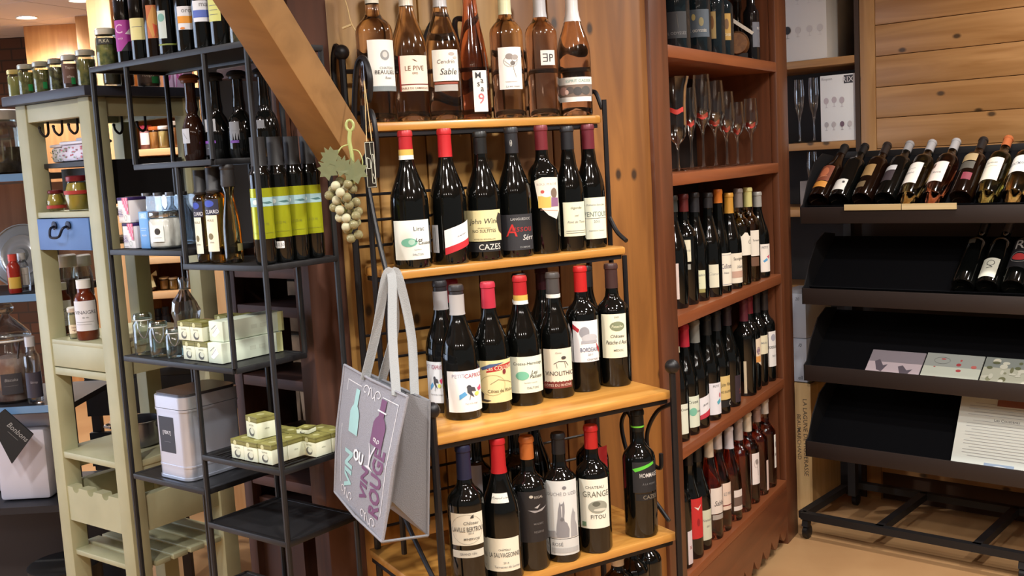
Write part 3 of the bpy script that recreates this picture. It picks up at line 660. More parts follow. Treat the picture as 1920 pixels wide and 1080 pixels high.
red(4, 884, 1112, 868, 848, .0385, 'bordeaux', (34, 36, 62), 897, [((846, 905, 964, 1024), (222, 218, 200), [('o', .5, .5, .47, .46, .0006, (160, 156, 140)), ('p', [(.62, .9), (.7, .96), (.7, .84), (.6, .84)], (60, 58, 54)), ('t', 'Château', .62, .7, .1, (90, 86, 80), .3), ('t', 'LAVILLE BERTROU', .52, .5, .15, (54, 50, 50)), ('t', '2014', .6, .38, .06, GREY), ('t', 'MINERVOIS', .62, .2, .07, (70, 66, 60))]), ((849, 907, 1033, 1047), (206, 204, 190), [('t', 'GRAND VIN', .5, .5, .3, GREY)])],
    'dark bottle with navy capsule, cream label and separate lower strip, on the fourth shelf', group=G4, Hfix=.296)
red(4, 948, 1098, 925, 838, .0405, 'burgundy', (176, 32, 36), 888, [((912, 974, 1014, 1076), (228, 224, 204), [('t', 'CHÂTEAU', .55, .66, .07, (70, 66, 60)), ('t', 'LA SAUVAGEONNE', .55, .5, .14, (54, 50, 50)), ('t', '2014', .58, .26, .06, GREY), ('t', 'Terrasses du Larzac', .62, .14, .07, GREY, .2)]), ((917, 956, 932, 949), (214, 212, 200), [('t', 'Grand vin', .5, .5, .4, GREY, .3)], dict(cone=True))],
    'dark bottle with red capsule, curved neck strip and white label, on the fourth shelf', group=G4, Hfix=.296)
red(4, 1000, 1074, 985, 820, .0385, 'bordeaux', (176, 98, 44), 861, [((972, 1026, 925, 1020), (30, 28, 30), [('e', .42, .9, .06, .03, (190, 184, 170)), ('t', 'RIGAL', .66, .88, .05, (176, 170, 160)), ('p', [(.3, .64), (.6, .62), (.95, .68), (.75, .6), (.5, .58)], (150, 146, 146)), ('p', [(.5, .68), (.7, .74), (.6, .66)], (170, 166, 164)), ('t', 'MALBEC', .62, .36, .04, (110, 106, 104)), ('t', 'RESERVE', .62, .2, .04, (110, 106, 104))])],
    'dark bottle with copper-orange capsule and black label, on the fourth shelf', group=G4)
red(4, 1058, 1056, 1040, 812, .0375, 'bordeaux', (26, 26, 28), 850, [((1026, 1082, 903, 1011), (216, 218, 216), [('t', 'DUCHÉ D UZÈS', .5, .78, .07, (140, 140, 144)), ('e', .56, .88, .06, .03, (120, 120, 124)), ('p', [(.26, .02), (.29, .22), (.33, .36), (.35, .48), (.38, .56), (.41, .645), (.43, .60), (.49, .61), (.53, .655), (.545, .58), (.54, .46), (.52, .36), (.53, .30), (.60, .27), (.66, .16), (.64, .02)], (136, 136, 140)), ('p', [(.70, .02), (.71, .26), (.74, .40), (.78, .47), (.80, .52), (.83, .46), (.87, .42), (.86, .30), (.92, .2), (.95, .02)], (160, 160, 163)), ('p', [(.44, .57), (.475, .57), (.465, .38), (.445, .38)], (206, 206, 206)), ('e', .455, .335, .05, .03, (110, 110, 114)), ('p', [(.02, .02), (.02, .12), (.25, .14), (.3, .02)], (160, 160, 162))]), ((1032, 1086, 1012, 1042), (206, 208, 206), [('t', 'ROSÉ', .25, .7, .26, (96, 96, 98)), ('r', .04, .15, .94, .45, (176, 178, 178))])],
    'dark bottle with a tall pale label showing a grey horse, on the fourth shelf', group=G4)
red(4, 1118, 1039, 1101, 798, .0375, 'bordeaux', (176, 34, 32), 840, [((1087, 1141, 900, 992), (232, 232, 216), [('t', 'CHATEAU', .52, .84, .06, (90, 90, 84)), ('t', 'GRANGE', .56, .7, .12, (110, 112, 100)), ('e', .6, .44, .3, .13, (150, 152, 138)), ('e', .55, .5, .12, .05, (96, 98, 86)), ('e', .66, .38, .2, .03, (206, 206, 190)), ('t', 'FITOU', .6, .24, .08, (90, 90, 84)), ('r', .08, .05, .22, .14, (110, 140, 110))])],
    'dark bottle with red capsule and white label with a vineyard drawing, on the fourth shelf', group=G4)
red(4, 1204, 1010, 1187, 768, .0375, 'bordeaux', (18, 20, 18), 808, [((1186, 1229, 868, 925), (30, 32, 36), [('p', [(.0, .78), (.8, .98), (.84, .9), (.1, .68)], (92, 196, 60)), ('t', 'HOMMAGE', .62, .56, .14, (206, 204, 200)), ('t', 'À LA VIGNE', .6, .28, .08, (110, 110, 112))]), ((1192, 1230, 928, 940), (22, 22, 24), [('t', 'CAZES', .62, .5, .6, (130, 120, 104))])],
    'dark bottle with green neck ring and green-slashed black label, end of the fourth shelf', bands=(((110, 200, 60), 797, 800),), group=G4)
back(4, .475, .145, (70, 24, 28), .245, 'dark bottle with red label, in the back row of the fourth shelf', G4, labels=((.35, .75, .09, .20, (180, 40, 44)),), shape='bordeaux')
back(4, .20, .20, (22, 22, 24), .245, 'dark bottle with pale grey label, in the back row of the fourth shelf', G4, labels=((-.3, .6, .10, .20, (150, 146, 150)),), shape='bordeaux')
back(4, .30, .2, (30, 24, 24), .245, 'dark bottle with near-black capsule, behind the horse label bottle on the fourth shelf', G4, shape='bordeaux')
back(4, .39, .26, (90, 28, 34), .245, 'dark bottle with plum capsule, against the back rails of the fourth shelf', G4)
G5 = 'wine bottles on the lowest shelf of the wine rack'
for x, cap, ttl in ((1158, (206, 204, 198), 'dark bottle with white capsule on the lowest shelf, partly cut off'), (1186, (30, 30, 34), 'dark bottle with black capsule between two white capsules on the lowest shelf'), (1212, (214, 212, 204), 'dark bottle with white capsule at the end of the lowest shelf')):
    c = onpl(x, 1060, *RACK.pl(.13)); c.z = S[5][0]
    bottle(ttl, c, face_cam(c), .265, .038, 'bordeaux', None, (cap, .205), (), G5)
# ================================================================== corner cabinet
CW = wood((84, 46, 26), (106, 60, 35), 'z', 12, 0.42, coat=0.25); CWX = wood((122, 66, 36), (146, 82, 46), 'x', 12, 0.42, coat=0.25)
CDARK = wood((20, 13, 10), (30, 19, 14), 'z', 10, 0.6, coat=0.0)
cab = thing('wine_cabinet', 'tall red-brown open wooden wine cabinet with scalloped plinth beside the iron rack', 'cabinet', CAB.P(0, 0), CAB.rz)
CZ = [1.735, 1.388, .996, .618, .242]
CD = .30
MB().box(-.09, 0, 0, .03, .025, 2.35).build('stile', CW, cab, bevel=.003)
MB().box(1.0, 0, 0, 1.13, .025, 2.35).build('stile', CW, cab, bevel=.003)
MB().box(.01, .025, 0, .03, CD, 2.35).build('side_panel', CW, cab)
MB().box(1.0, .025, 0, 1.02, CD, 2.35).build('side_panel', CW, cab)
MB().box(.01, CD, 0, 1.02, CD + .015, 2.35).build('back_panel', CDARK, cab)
MB().box(-.09, 0, 2.35, 1.13, CD, 2.38).build('top_board', CW, cab)
for z in CZ[:4]:
    MB().box(.03, .0, z - .034, 1.0, CD, z).build('shelf', CWX, cab, bevel=.003)
MB().box(.03, -.0, CZ[4] - .03, 1.0, CD, CZ[4]).build('shelf', CWX, cab, bevel=.003)
pts = [(.03, CZ[4] - .03), (1.0, CZ[4] - .03), (1.0, .0)]
n = 10
for i in range(n):
    for k in range(1, 7):
        t = k / 6; u = 1.0 - (i + t) * .97 / n
        pts.append((u, .075 - .045 * abs(math.sin(math.pi * t))))
pts[2] = (1.0, .075)
MB().prism(pts, 0.0, .022).build('plinth', wood((96, 52, 29), (120, 67, 38), 'x', 12, 0.42, coat=0.25), cab)
def cbot(shelf, x, y, xt, ytop, cap, capy, labels, label, shape='burgundy', R=.038, glass=None, bands=(), Hfix=None):
    z = CZ[shelf]
    c, rz, H = stand(x, y, z, ytop, R)
    u, v, _ = CAB.uvz(c)
    if v < R + .012 or v > CD - R - .005:          # keep on the board
        v = min(max(v, R + .012), CD - R - .005); c = CAB.P(u, v, z)
    u = min(max(u, .03 + R + .004), 1.0 - R - .004); c = CAB.P(u, v, z); rz = face_cam(c)
    H = Hfix or max(.28, min(.325, H or .3))
    zc = None
    if capy: zc = max(H * .72, zat(c.x, c.y, capy) - z)
    LL = [lab(c, z, R, L[0], L[1], L[2], **(L[3] if len(L) > 3 else {})) for L in labels]
    LL = [l for l in LL if l['half'] > .03]
    bd = [(cc, zat(c.x, c.y, b) - z, zat(c.x, c.y, a) - z) for cc, a, b in bands]
    return bottle(label, c, rz, H, R, shape, glass, (cap, zc or H * .8) if cap else None, LL, 'wine bottles on shelf %d of the cabinet' % (shelf + 1), bands=bd)
T3 = ', cabinet shelf under glasses'
W2 = (226, 216, 196)
YEL = wine_glass((206, 196, 130), .24)
cbot(2, 1268, 580, 0, 362, (52, 56, 54), 398, [((1262, 1273, 495, 562), (226, 206, 198), None)], 'dark bottle half hidden by the cabinet stile' + T3)
cbot(2, 1288, 575, 0, 355, (96, 34, 34), 398, [((1279, 1295, 452, 493), (224, 218, 190), [('t', '2010', .6, .5, .1, GREY)]), ((1281, 1295, 498, 508), (150, 150, 140), None)], 'dark bottle with narrow cream label turned aside' + T3, 'bordeaux')
cbot(2, 1308, 566, 0, 358, (40, 40, 44), 398, [((1295, 1322, 508, 543), (216, 218, 182), [('t', 'Chablis', .62, .75, .14, GREY, .3), ('l', [(.1, .3), (.6, .3)], .001, GREY)]), ((1295, 1322, 543, 550), (150, 142, 84), None)], 'dark bottle with pale green label and olive foot strip' + T3)
cbot(2, 1336, 558, 0, 362, (44, 42, 44), 390, [((1324, 1347, 497, 540), (222, 218, 194), [('t', 'Chante', .6, .6, .13, GREY, .3)], dict(poly=[(.12, 1), (1, 1), (1, 0), (.12, 0), (0, .12), (0, .88)]))], 'dark bottle with octagonal cream label' + T3)
cbot(2, 1360, 551, 0, 343, (196, 110, 40), 381, [((1345, 1371, 476, 537), (232, 224, 206), [('t', 'Collioure', .62, .6, .15, (70, 60, 90)), ('l', [(0, .94), (1, .94)], .001, (90, 100, 140)), ('l', [(0, .04), (1, .04)], .001, (90, 100, 140)), ('t', 'blanc', .55, .4, .06, GREY)])], 'dark bottle with bright orange capsule and white label' + T3, 'flute', .036)
cbot(2, 1384, 543, 0, 362, (196, 142, 56), 400, [((1371, 1394, 476, 532), (230, 220, 200), [('t', 'Sauvignon', .58, .8, .13, INK), ('r', .05, .18, 1, .4, (196, 160, 140)), ('t', 'blanc', .7, .55, .1, GREY, .3)])], 'dark bottle with gold capsule and black-lettered label' + T3)
cbot(2, 1398, 536, 0, 354, (128, 118, 112), 389, [((1386, 1408, 437, 480), (228, 222, 206), [('t', 'd', .8, .62, .3, INK)], dict(poly=[(0, .8), (.2, .86), (.4, 1), (.6, .98), (.75, .84), (1, .82), (1, 0), (.1, 0)])), ], 'golden bottle with grey capsule and arched white label' + T3, 'bordeaux', .0375, YEL)
cbot(2, 1414, 529, 0, 352, (204, 196, 128), 388, [((1407, 1422, 433, 481), (228, 220, 206), [('t', 'Tariquet', .6, .6, .1, INK)]), ((1408, 1422, 483, 500), (110, 78, 60), None)], 'golden bottle with pale lime capsule and white label' + T3, 'bordeaux', .0375, YEL)
cbot(2, 1434, 522, 0, 360, (160, 158, 152), 388, [((1422, 1444, 459, 511), (236, 228, 218), [('p', [(.3, .4), (.6, .5), (.7, .42), (.4, .34)], (90, 160, 210)), ('p', [(.6, .55), (.9, .62), (.8, .46)], (206, 96, 120)), ('t', 'PETIT', .5, .88, .08, GREY)])], 'dark bottle with silver capsule and splashed label by the side' + T3)
for u, v, cap in ((.10, .2, (90, 32, 34)), (.2, .22, (44, 44, 48)), (.42, .21, (150, 120, 60)), (.63, .22, (60, 56, 52))):
    c = CAB.P(u, v, CZ[2]); bottle('dark bottle standing in the back row of the cabinet shelf under the glasses', c, face_cam(c), .31, .037, 'burgundy', None, (cap, .25), (), 'back row bottles on the cabinet shelf under the glasses')
T4 = ', second-lowest cabinet shelf'
cbot(3, 1286, 832, 0, 617, (146, 30, 40), 652, [((1277, 1290, 760, 816), (218, 222, 204), [('t', 'Crozes', .5, .82, .08, INK)])], 'dark bottle with red capsule and printed neck strip beside the stile' + T4, bands=(((206, 200, 170), 650, 661),))
cbot(3, 1303, 819, 0, 609, (168, 34, 52), 650, [((1285, 1313, 745, 803), (216, 224, 204), [('t', 'Crozes', .5, .82, .1, INK), ('e', .45, .5, .25, .13, (120, 186, 160)), ('t', 'Les', .85, .5, .08, INK)])], 'dark bottle with crimson capsule and green-oval label' + T4)
cbot(3, 1325, 806, 0, 600, (120, 120, 114), 642, [((1312, 1333, 745, 785), (228, 226, 230), [('p', [(0, 0), (1, 0), (1, .3), (0, .2)], (190, 50, 70)), ('t', 'JEUNE', .5, .6, .1, INK)], dict(tilt=.25))], 'dark bottle with grey capsule and slanting white and red label' + T4)
cbot(3, 1345, 791, 0, 592, (26, 26, 26), 628, [((1330, 1353, 720, 779), (228, 226, 232), [('p', [(.5, .4), (.8, .5), (.9, .38), (.6, .3)], (90, 170, 190)), ('e', .8, .6, .1, .08, (196, 120, 130)), ('t', 'PETIT', .5, .9, .07, GREY)])], 'dark bottle with black capsule and white label touched with turquoise' + T4)
cbot(3, 1366, 779, 0, 582, (36, 36, 38), 620, [((1350, 1377, 707, 751), (214, 186, 122), [('t', 'John Wine', .52, .62, .2, INK, .2), ('t', 'NO SULFITES', .5, .33, .1, INK)]), ((1352, 1377, 753, 765), (26, 26, 28), [('t', 'C', .85, .5, .6, (220, 216, 206))])], 'dark bottle with tan scrawled label' + T4)
cbot(3, 1390, 766, 0, 575, (40, 28, 32), 610, [((1378, 1396, 706, 756), (54, 42, 50), [('t', 'S', .75, .4, .2, (130, 60, 60))])], 'dark bottle with plum label' + T4)
cbot(3, 1406, 744, 0, 560, (88, 34, 44), 602, [((1395, 1400, 678, 738), (206, 190, 160), None)], 'dark bottle with wine-red capsule seen edge on to its label' + T4, 'bordeaux')
cbot(3, 1421, 738, 0, 556, (110, 28, 38), 590, [((1414, 1426, 638, 692), (226, 206, 180), [('e', .5, .55, .25, .14, (110, 80, 110)), ('r', .1, .15, .9, .36, (214, 150, 80))], dict(poly=[(0, .95), (1, 1), (1, 0), (.5, .12), (.1, .34)]))], 'dark bottle with crest-shaped label' + T4, 'bordeaux')
cbot(3, 1435, 729, 0, 550, (40, 36, 38), 588, [((1424, 1441, 633, 668), (222, 214, 184), [('t', 'Médoc', .5, .6, .12, GREY, .3)])], 'dark bottle with small cream label' + T4, 'bordeaux')
cbot(3, 1453, 719, 0, 545, (40, 34, 34), 582, [((1441, 1462, 624, 690), (226, 222, 218), [('e', .55, .82, .3, .1, (160, 160, 170)), ('t', 'BORDEAUX', .5, .55, .08, INK), ('t', '2011', .6, .3, .06, GREY)])], 'dark bottle with tall white label by the cabinet side' + T4, 'bordeaux')
T5 = ', lowest cabinet shelf'
RC = (226, 140, 112)
RG = wine_glass(RC, .25)
cbot(4, 1299, 1073, 0, 860, (32, 32, 34), 890, [((1290, 1304, 1000, 1062), (216, 206, 210), [('t', 'x', .5, .5, .1, (150, 60, 60))])], 'dark bottle with pale label beside the stile' + T5, 'bordeaux')
cbot(4, 1311, 1052, 0, 838, (30, 26, 28), 872, [((1296, 1317, 937, 1012), (196, 42, 44), [('p', [(.2, .8), (.5, .7), (.8, .84), (.5, .76)], (230, 220, 210)), ('e', .5, .4, .12, .1, (150, 30, 34))])], 'dark bottle with large red label' + T5)
cbot(4, 1330, 1037, 0, 828, (34, 34, 34), 866, [((1318, 1341, 960, 1016), (206, 208, 184), [('t', 'Ventoux', .5, .66, .09, GREY), ('t', '2011', .5, .45, .06, GREY)])], 'dark bottle with pale green label' + T5)
cbot(4, 1351, 1016, 0, 817, (206, 190, 168), 856, [((1333, 1356, 917, 965), (226, 214, 204), [('t', 'Sable', .6, .4, .2, INK, .3)]), ((1336, 1356, 967, 976), (168, 158, 150), None)], 'rosé bottle with beige capsule and white label over a grey strip' + T5, 'burgundy', .038, RG)
cbot(4, 1371, 1001, 0, 805, (196, 186, 184), 841, [((1355, 1377, 908, 958), (226, 202, 184), [('t', 'LE PIVE', .55, .6, .12, GREY), ('r', 0, .15, 1, .19, (120, 40, 36))])], 'rosé bottle with lilac-grey capsule and cream red-lined label' + T5, 'burgundy', .038, RG)
cbot(4, 1390, 981, 0, 801, (206, 200, 206), 840, [((1376, 1398, 921, 934), (220, 208, 200), None), ((1376, 1398, 934, 951), (110, 90, 80), None), ((1376, 1398, 951, 959), (220, 208, 200), None)], 'rosé bottle with pale capsule and banded label' + T5, 'burgundy', .038, RG)
cbot(4, 1406, 964, 0, 785, (166, 152, 146), 824, [], 'unlabelled rosé bottle with taupe capsule' + T5, 'bordeaux', .0365, RG)
cbot(4, 1421, 948, 0, 774, (216, 202, 180), 808, [((1410, 1429, 852, 910), (230, 220, 216), [('o', .5, .66, .28, .13, .0008, (130, 122, 118)), ('e', .55, .72, .2, .09, (150, 140, 134)), ('l', [(.55, .72), (.7, .28)], .0011, (110, 100, 96))])], 'rosé bottle with cream capsule and vine-drawing label' + T5, 'bordeaux', .0375, RG)
cbot(4, 1441, 932, 0, 762, (150, 120, 110), 790, [((1437, 1445, 866, 922), (220, 196, 186), None)], 'rosé bottle with label sliver turned aside' + T5, 'bordeaux', .0365, RG)
cbot(4, 1458, 918, 0, 748, (206, 196, 186), 775, [((1451, 1467, 818, 880), (228, 222, 214), [('e', .6, .7, .2, .1, GREY), ('t', 'BEAU', .6, .4, .08, INK)])], 'rosé bottle with white capsule and tall white label by the cabinet side' + T5, 'bordeaux', .0375, RG)
# ------------------------------------------------------------------ top shelf: beers and liqueurs
T1 = ', cabinet top shelf'
BEERB = mat((22, 34, 40), 0.06, 0, spec=0.6)
def topb(x, R, H, shape, glass, cap, labels, label, v=.07):
    c = onpl(x, 60, *CAB.pl(v)); c.z = CZ[0]
    bottle(label, c, face_cam(c), H, R, shape, glass, (cap, H * .9) if cap else None, [lab(c, c.z, R, *L) for L in labels], 'bottles' + T1); ROUND.pop()
topb(1268, .041, .27, 'bordeaux', BEERB, (60, 60, 62), [((1252, 1286, 22, 72), (58, 60, 64), [('t', 'L ODYSSÉE', .5, .2, .14, (140, 140, 140)), ('l', [(.55, .4), (.5, .9)], .002, (90, 88, 84))])], 'stout dark bottle with charcoal label' + T1)
topb(1308, .041, .27, 'bordeaux', BEERB, (150, 146, 140), [((1289, 1328, 18, 70), (84, 96, 108), [('e', .32, .72, .08, .12, (186, 170, 110)), ('e', .62, .55, .1, .16, (150, 140, 100)), ('t', 'L ODYSSÉE', .5, .24, .12, (220, 216, 206))])], 'stout dark bottle with slate-blue label' + T1)
topb(1338, .036, .27, 'bordeaux', BEERB, (150, 146, 140), [((1326, 1342, 22, 73), (176, 150, 96), [('e', .6, .6, .2, .25, (130, 90, 50))])], 'dark bottle with straw label half hidden by its neighbour' + T1)
topb(1354, .0365, .26, 'bordeaux', BEERB, (196, 190, 180), [((1342, 1369, 26, 76), (180, 140, 60), [('e', .42, .7, .15, .16, (120, 84, 40)), ('e', .7, .6, .15, .2, (110, 76, 40)), ('t', 'LA', .5, .32, .08, (230, 220, 190)), ('t', 'CERVOISE', .5, .2, .1, (230, 220, 190))])], 'dark bottle with mustard-yellow label' + T1)
topb(1384, .02, .24, 'flute', mat((40, 28, 18), .08, 0, spec=.5), (60, 56, 54), [], 'slender brown bottle behind the small keg' + T1, .125)
topb(1409, .027, .25, 'square', mat((22, 20, 22), .06, 0, spec=.5), (96, 92, 90), [((1411, 1438, 42, 89), (104, 106, 116), [('t', 'BIO', .75, .75, .1, (200, 198, 196)), ('o', .85, .4, .08, .2, .001, (170, 168, 166))])], 'small square bottle with grey label' + T1)
c = onpl(1381, 70, *CAB.pl(.075)); c.z = CZ[0]
kg = thing('cask', 'small brown wooden cask with a white sash' + T1, 'cask', c, face_cam(c))
M = Matrix.Rotation(math.radians(90), 4, 'X')
MB().lathe([(0, -.05), (.034, -.05), (.041, -.02), (.042, 0), (.041, .02), (.034, .05), (0, .05)], 20, (0, 0, .055), M=M).build('barrel', wood((104, 66, 34), (128, 84, 44), 'y', 30, .45), kg)
for yy in (-.035, .035): MB().lathe([(.0405, yy - .004), (.0415, yy), (.0405, yy + .004)], 20, (0, 0, .055), M=M).build('hoop', IRON, kg)
for s in (-1, 1): MB().box(-.035, s * .034 - .006, 0, .035, s * .034 + .006, .022).build('cradle', CDARK, kg)
MB().hexa([(-.015, -.056, .125), (.05, -.056, .078), (.05, -.052, .078), (-.015, -.052, .125), (-.012, -.056, .137), (.056, -.056, .086), (.056, -.052, .086), (-.012, -.052, .137)]).build('sash', mat((206, 198, 186), .6), kg)
# ------------------------------------------------------------------ stemware
GL = thin_glass((236, 236, 234), 1.0, .10)
REDP = mat((206, 62, 52), 0.5)
def stemglass(x, yb, yt, Rb, label, fr, shelf_z=None, v=None, frm=CAB, bowl='tulip', tagz=.5, tagm=REDP, group='stemmed glasses with red paper tags in the cabinet'):
    z = shelf_z or CZ[1]
    vv = v if v is not None else .075
    u = frm.at(x, yb, vv)[0]; c = frm.P(u, vv, z); rz = face_cam(c); H = zat(c.x, c.y, yt) - z
    t = thing('wine_glass', label, 'glass', c, rz, group); ROUND.append((t, Rb))
    hb = H * fr                       # where the bowl starts
    p = [(0, .003), (.03, .0005), (.031, .002), (.02, .004), (.006, .008), (.0036, .02), (.0034, hb - .02), (.006, hb - .004)]
    if bowl == 'tulip': q = [(.35, .06), (.72, .16), (.95, .32), (1.0, .45), (.93, .7), (.8, 1.0)]
    elif bowl == 'flute': q = [(.4, .08), (.7, .2), (.92, .4), (1.0, .6), (.95, .8), (.86, 1.0)]
    else: q = [(.42, .04), (.66, .12), (.72, .3), (.72, .6), (.82, .85), (1.0, 1.0)]
    p += [(Rb * a, hb + (H - hb) * b) for a, b in q]
    MB().lathe(p, 28).build('glass', GL, t, angle=60)
    if tagm:
        a = tagz * (H - hb) + hb; ia = (a - hb) / (H - hb)
        rr = Rb * .93
        for (r0, b0), (r1, b1) in zip(q, q[1:]):
            if b0 <= ia <= b1: rr = Rb * (r0 + (r1 - r0) * (ia - b0) / (b1 - b0))
        mb = MB(); P = []
        for j in range(2):
            for i in range(9):
                an = -1.0 + i * .22; P.append(((rr + .001) * math.sin(an), -(rr + .001) * math.cos(an), a + j * .014 + .004 * math.sin(i)))
        mb.add(P, [(i, i + 1, i + 10, i + 9) for i in range(8)]); mb.build('paper_tag', tagm, t, fix=False)
    return t
ST = ', on the cabinet glass shelf'
stemglass(1272, 317, 145, .040, 'broad clear glass carafe-like goblet flaring at the rim' + ST, .3, bowl='flare', tagz=.45)
stemglass(1298, 319, 165, .021, 'narrow clear flute nearest the wide goblet' + ST, .42, bowl='flute', tagz=.2)
stemglass(1320, 314, 140, .030, 'tallest clear wine glass' + ST, .42, tagz=.2)
stemglass(1343, 312, 152, .034, 'large clear tulip wine glass, second tallest' + ST, .42, tagz=.12)
stemglass(1364, 309, 172, .030, 'medium clear tulip glass with its tag low in the bowl' + ST, .40, tagz=.12)
stemglass(1384, 307, 192, .026, 'smallest clear tulip glass' + ST, .45, tagz=.1)
stemglass(1410, 304, 185, .026, 'clear glass with bulging bowl, second from cabinet side' + ST, .45, tagz=.2)
stemglass(1432, 303, 177, .025, 'clear narrow glass standing closest to the cabinet side' + ST, .45, bowl='flute', tagz=.25)
# ================================================================== shelves in the niche between the cabinet and the pine wall
uN0, uN1 = DISP.at(1440, 200, RV)[0], DISP.at(1612, 140, RV)[0]
nz = [DISP.at(1600, 103, RV)[2], DISP.at(1600, 263, RV)[2], DISP.at(1495, 393, RV)[2], DISP.at(1490, 547, RV)[2]]
ni = thing('niche_shelves', 'pine shelves in the dark niche between the wine cabinet and the pine wall', 'shelf', DISP.P(0, RV), DISP.rz)
MB().box(uN0 - .4, .40, 0, uN1, .42, CEIL).build('back_panel', mat((40, 34, 30), .8), ni)
MB().box(uN1 - .02, .0, 0, uN1 - .001, .40, CEIL).build('side_panel', mat((60, 42, 28), .7), ni)
for z in nz: MB().box(uN0 - .4, 0, z - .03, uN1 - .021, .39, z).build('shelf', PR, ni, bevel=.002)
MB().box(uN0 - .4, 0, .0, uN1 - .021, .39, .04).build('shelf', CDARK, ni)
def nbox(name, label, u0, u1, v0, v1, z0, z1, m, art=None, cat='box', group=None, side=None):
    t = thing(name, label, cat, DISP.P((u0 + u1) / 2, (v0 + v1) / 2, z0), DISP.rz, group)
    w, d, h = (u1 - u0) / 2, (v1 - v0) / 2, z1 - z0
    MB().box(-w, -d, 0, w, d, h).build('carton', m, t, bevel=.002)
    MB().box(-w, -.003, h, w, .003, h + .0006).build('tape', mat((206, 200, 190), .4), t)
    if art: decal('print', t, 2 * w, h, art, flat_map((0, -d, 0), (1, 0, 0), (0, 0, 1)), split=1)
    return t
def gls(u, v, s, c):
    return [('e', u, v + s * .5, s * .55, s * .38, c), ('l', [(u, v + s * .2), (u, v - s * .25)], .0012, c), ('l', [(u - s * .3, v - s * .27), (u + s * .3, v - s * .27)], .0012, c)]
art1 = []
for k, (a, b) in enumerate(((.36, .78), (.62, .78), (.86, .78), (.36, .35), (.62, .35), (.86, .35))): art1 += gls(a, b, .12, (206, 200, 196))
art1 += gls(.12, .35, .14, (30, 28, 30)) + [('t', 'Quatrophil', .4, .95, .06, (60, 58, 56))]
b0, b1 = DISP.at(1470, 100, RV + .02)[0], DISP.at(1552, 60, RV + .02)[0]
nbox('glassware_carton', 'tall white carton printed with pale wine glasses, on the upper niche shelf', b0, b1, .01 + RV, .30 + RV, nz[0], nz[0] + .30, mat((226, 222, 216), .6), art1)
art2 = [('t', 'Riopsen', .2, .94, .05, (150, 146, 146)), ('r', .68, .86, .94, .98, (60, 58, 62)), ('t', 'RIX', .8, .92, .08, (220, 216, 214))]
for a, b in ((.17, .55), (.4, .56), (.62, .55)): art2 += gls(a, b, .13, (190, 176, 180))
for a, c in ((.17, (170, 164, 166)), (.38, (186, 176, 176)), (.62, (110, 84, 96)), (.84, (196, 186, 184))): art2 += gls(a, .2, .11, c)
b0 = DISP.at(1540, 200, RV + .02)[0]
nbox('glassware_carton', 'white carton printed with two rows of wine glasses, on the lower niche shelf', b0, uN1 - .024, .012 + RV, .25 + RV, nz[1], DISP.at(1575, 140, RV + .02)[2], mat((232, 230, 228), .6), art2)
for x, yt, ttl in ((1500, 150, 'slim clear champagne flute beside the printed carton'), (1527, 146, 'taller slim clear champagne flute next to the printed carton')):
    u, v, _ = DISP.at(x, 262, RV + .08); c = DISP.P(u, v, nz[1])
    stemglass(x, 262, yt, .021, ttl, .4, nz[1], RV + .08, DISP, 'flute', tagm=None, group='champagne flutes on the niche shelf')
u, v, _ = DISP.at(1525, 380, RV + .08)
stemglass(1524, 385, 285, .022, 'clear flute behind the top of the black display stand', .4, nz[2], RV + .08, DISP, 'flute', tagm=None, group='champagne flutes on the niche shelf')
b0, b1 = DISP.at(1490, 360, RV + .1)[0], DISP.at(1535, 360, RV + .1)[0]
nbox('carton', 'plain grey carton with red side, on the niche shelf behind the display stand', b0, b1, .15 + RV, .35 + RV, nz[2], nz[2] + .11, mat((150, 142, 138), .7))
VC = .27
b0, b1 = DISP.at(1450, 600, VC)[0], DISP.at(1511, 600, VC)[0]
zc = [DISP.at(1495, y, VC)[2] for y in (551, 634, 716)]
nbox('carton', 'upper white carton of the stack beside the wine cabinet', b0, b1, VC, VC + .23, zc[1], zc[0], mat((178, 182, 192), .7), [('t', '20', .75, .88, .07, (90, 90, 100), .2)], group='stacked white cartons beside the cabinet')
nbox('carton', 'lower white carton of the stack, marked by hand, beside the wine cabinet', b0, b1, VC, VC + .23, zc[2], zc[1] - .002, mat((176, 182, 194), .7), [('t', '/0', .8, .85, .08, (60, 62, 74), .2), ('t', 'ell', .8, .1, .09, (50, 50, 56))], group='stacked white cartons beside the cabinet')
# wooden wine case on end under them
z1 = zc[2] - .003
uC0, uC1 = DISP.at(1494, 800, VC)[0], DISP.at(1521, 800, VC)[0]
uC0 -= .10
cr = thing('wine_crate', 'upright pale wooden wine crate with black stencilled lettering beside the cabinet', 'crate', DISP.P((uC0 + uC1) / 2, VC, 0), DISP.rz)
wd = (uC1 - uC0) / 2; CRW = wood((196, 160, 106), (216, 182, 128), 'z', 14, .6)
MB().box(-wd, 0, 0, -wd + .012, .26, z1).build('side_board', CRW, cr); MB().box(wd - .012, 0, 0, wd, .26, z1).build('side_board', CRW, cr)
MB().box(-wd, 0, z1 - .012, wd, .26, z1).build('end_board', CRW, cr); MB().box(-wd, 0, 0, wd, .26, .012).build('end_board', CRW, cr)
fb = MB().box(-wd + .012, .0, .012, wd - .012, .008, z1 - .012).build('front_board', CRW, cr)
decal('lettering', fb, z1, 2 * wd, [('t', 'LA LAGUNE DE FIGUERASSE', .42, .85, .11, (60, 50, 40)), ('t', 'BEAUMARCHAND', .42, .68, .1, (60, 50, 40))], flat_map((0 - wd, 0, z1 * .5), (0, 0, -1), (1, 0, 0)), split=1)
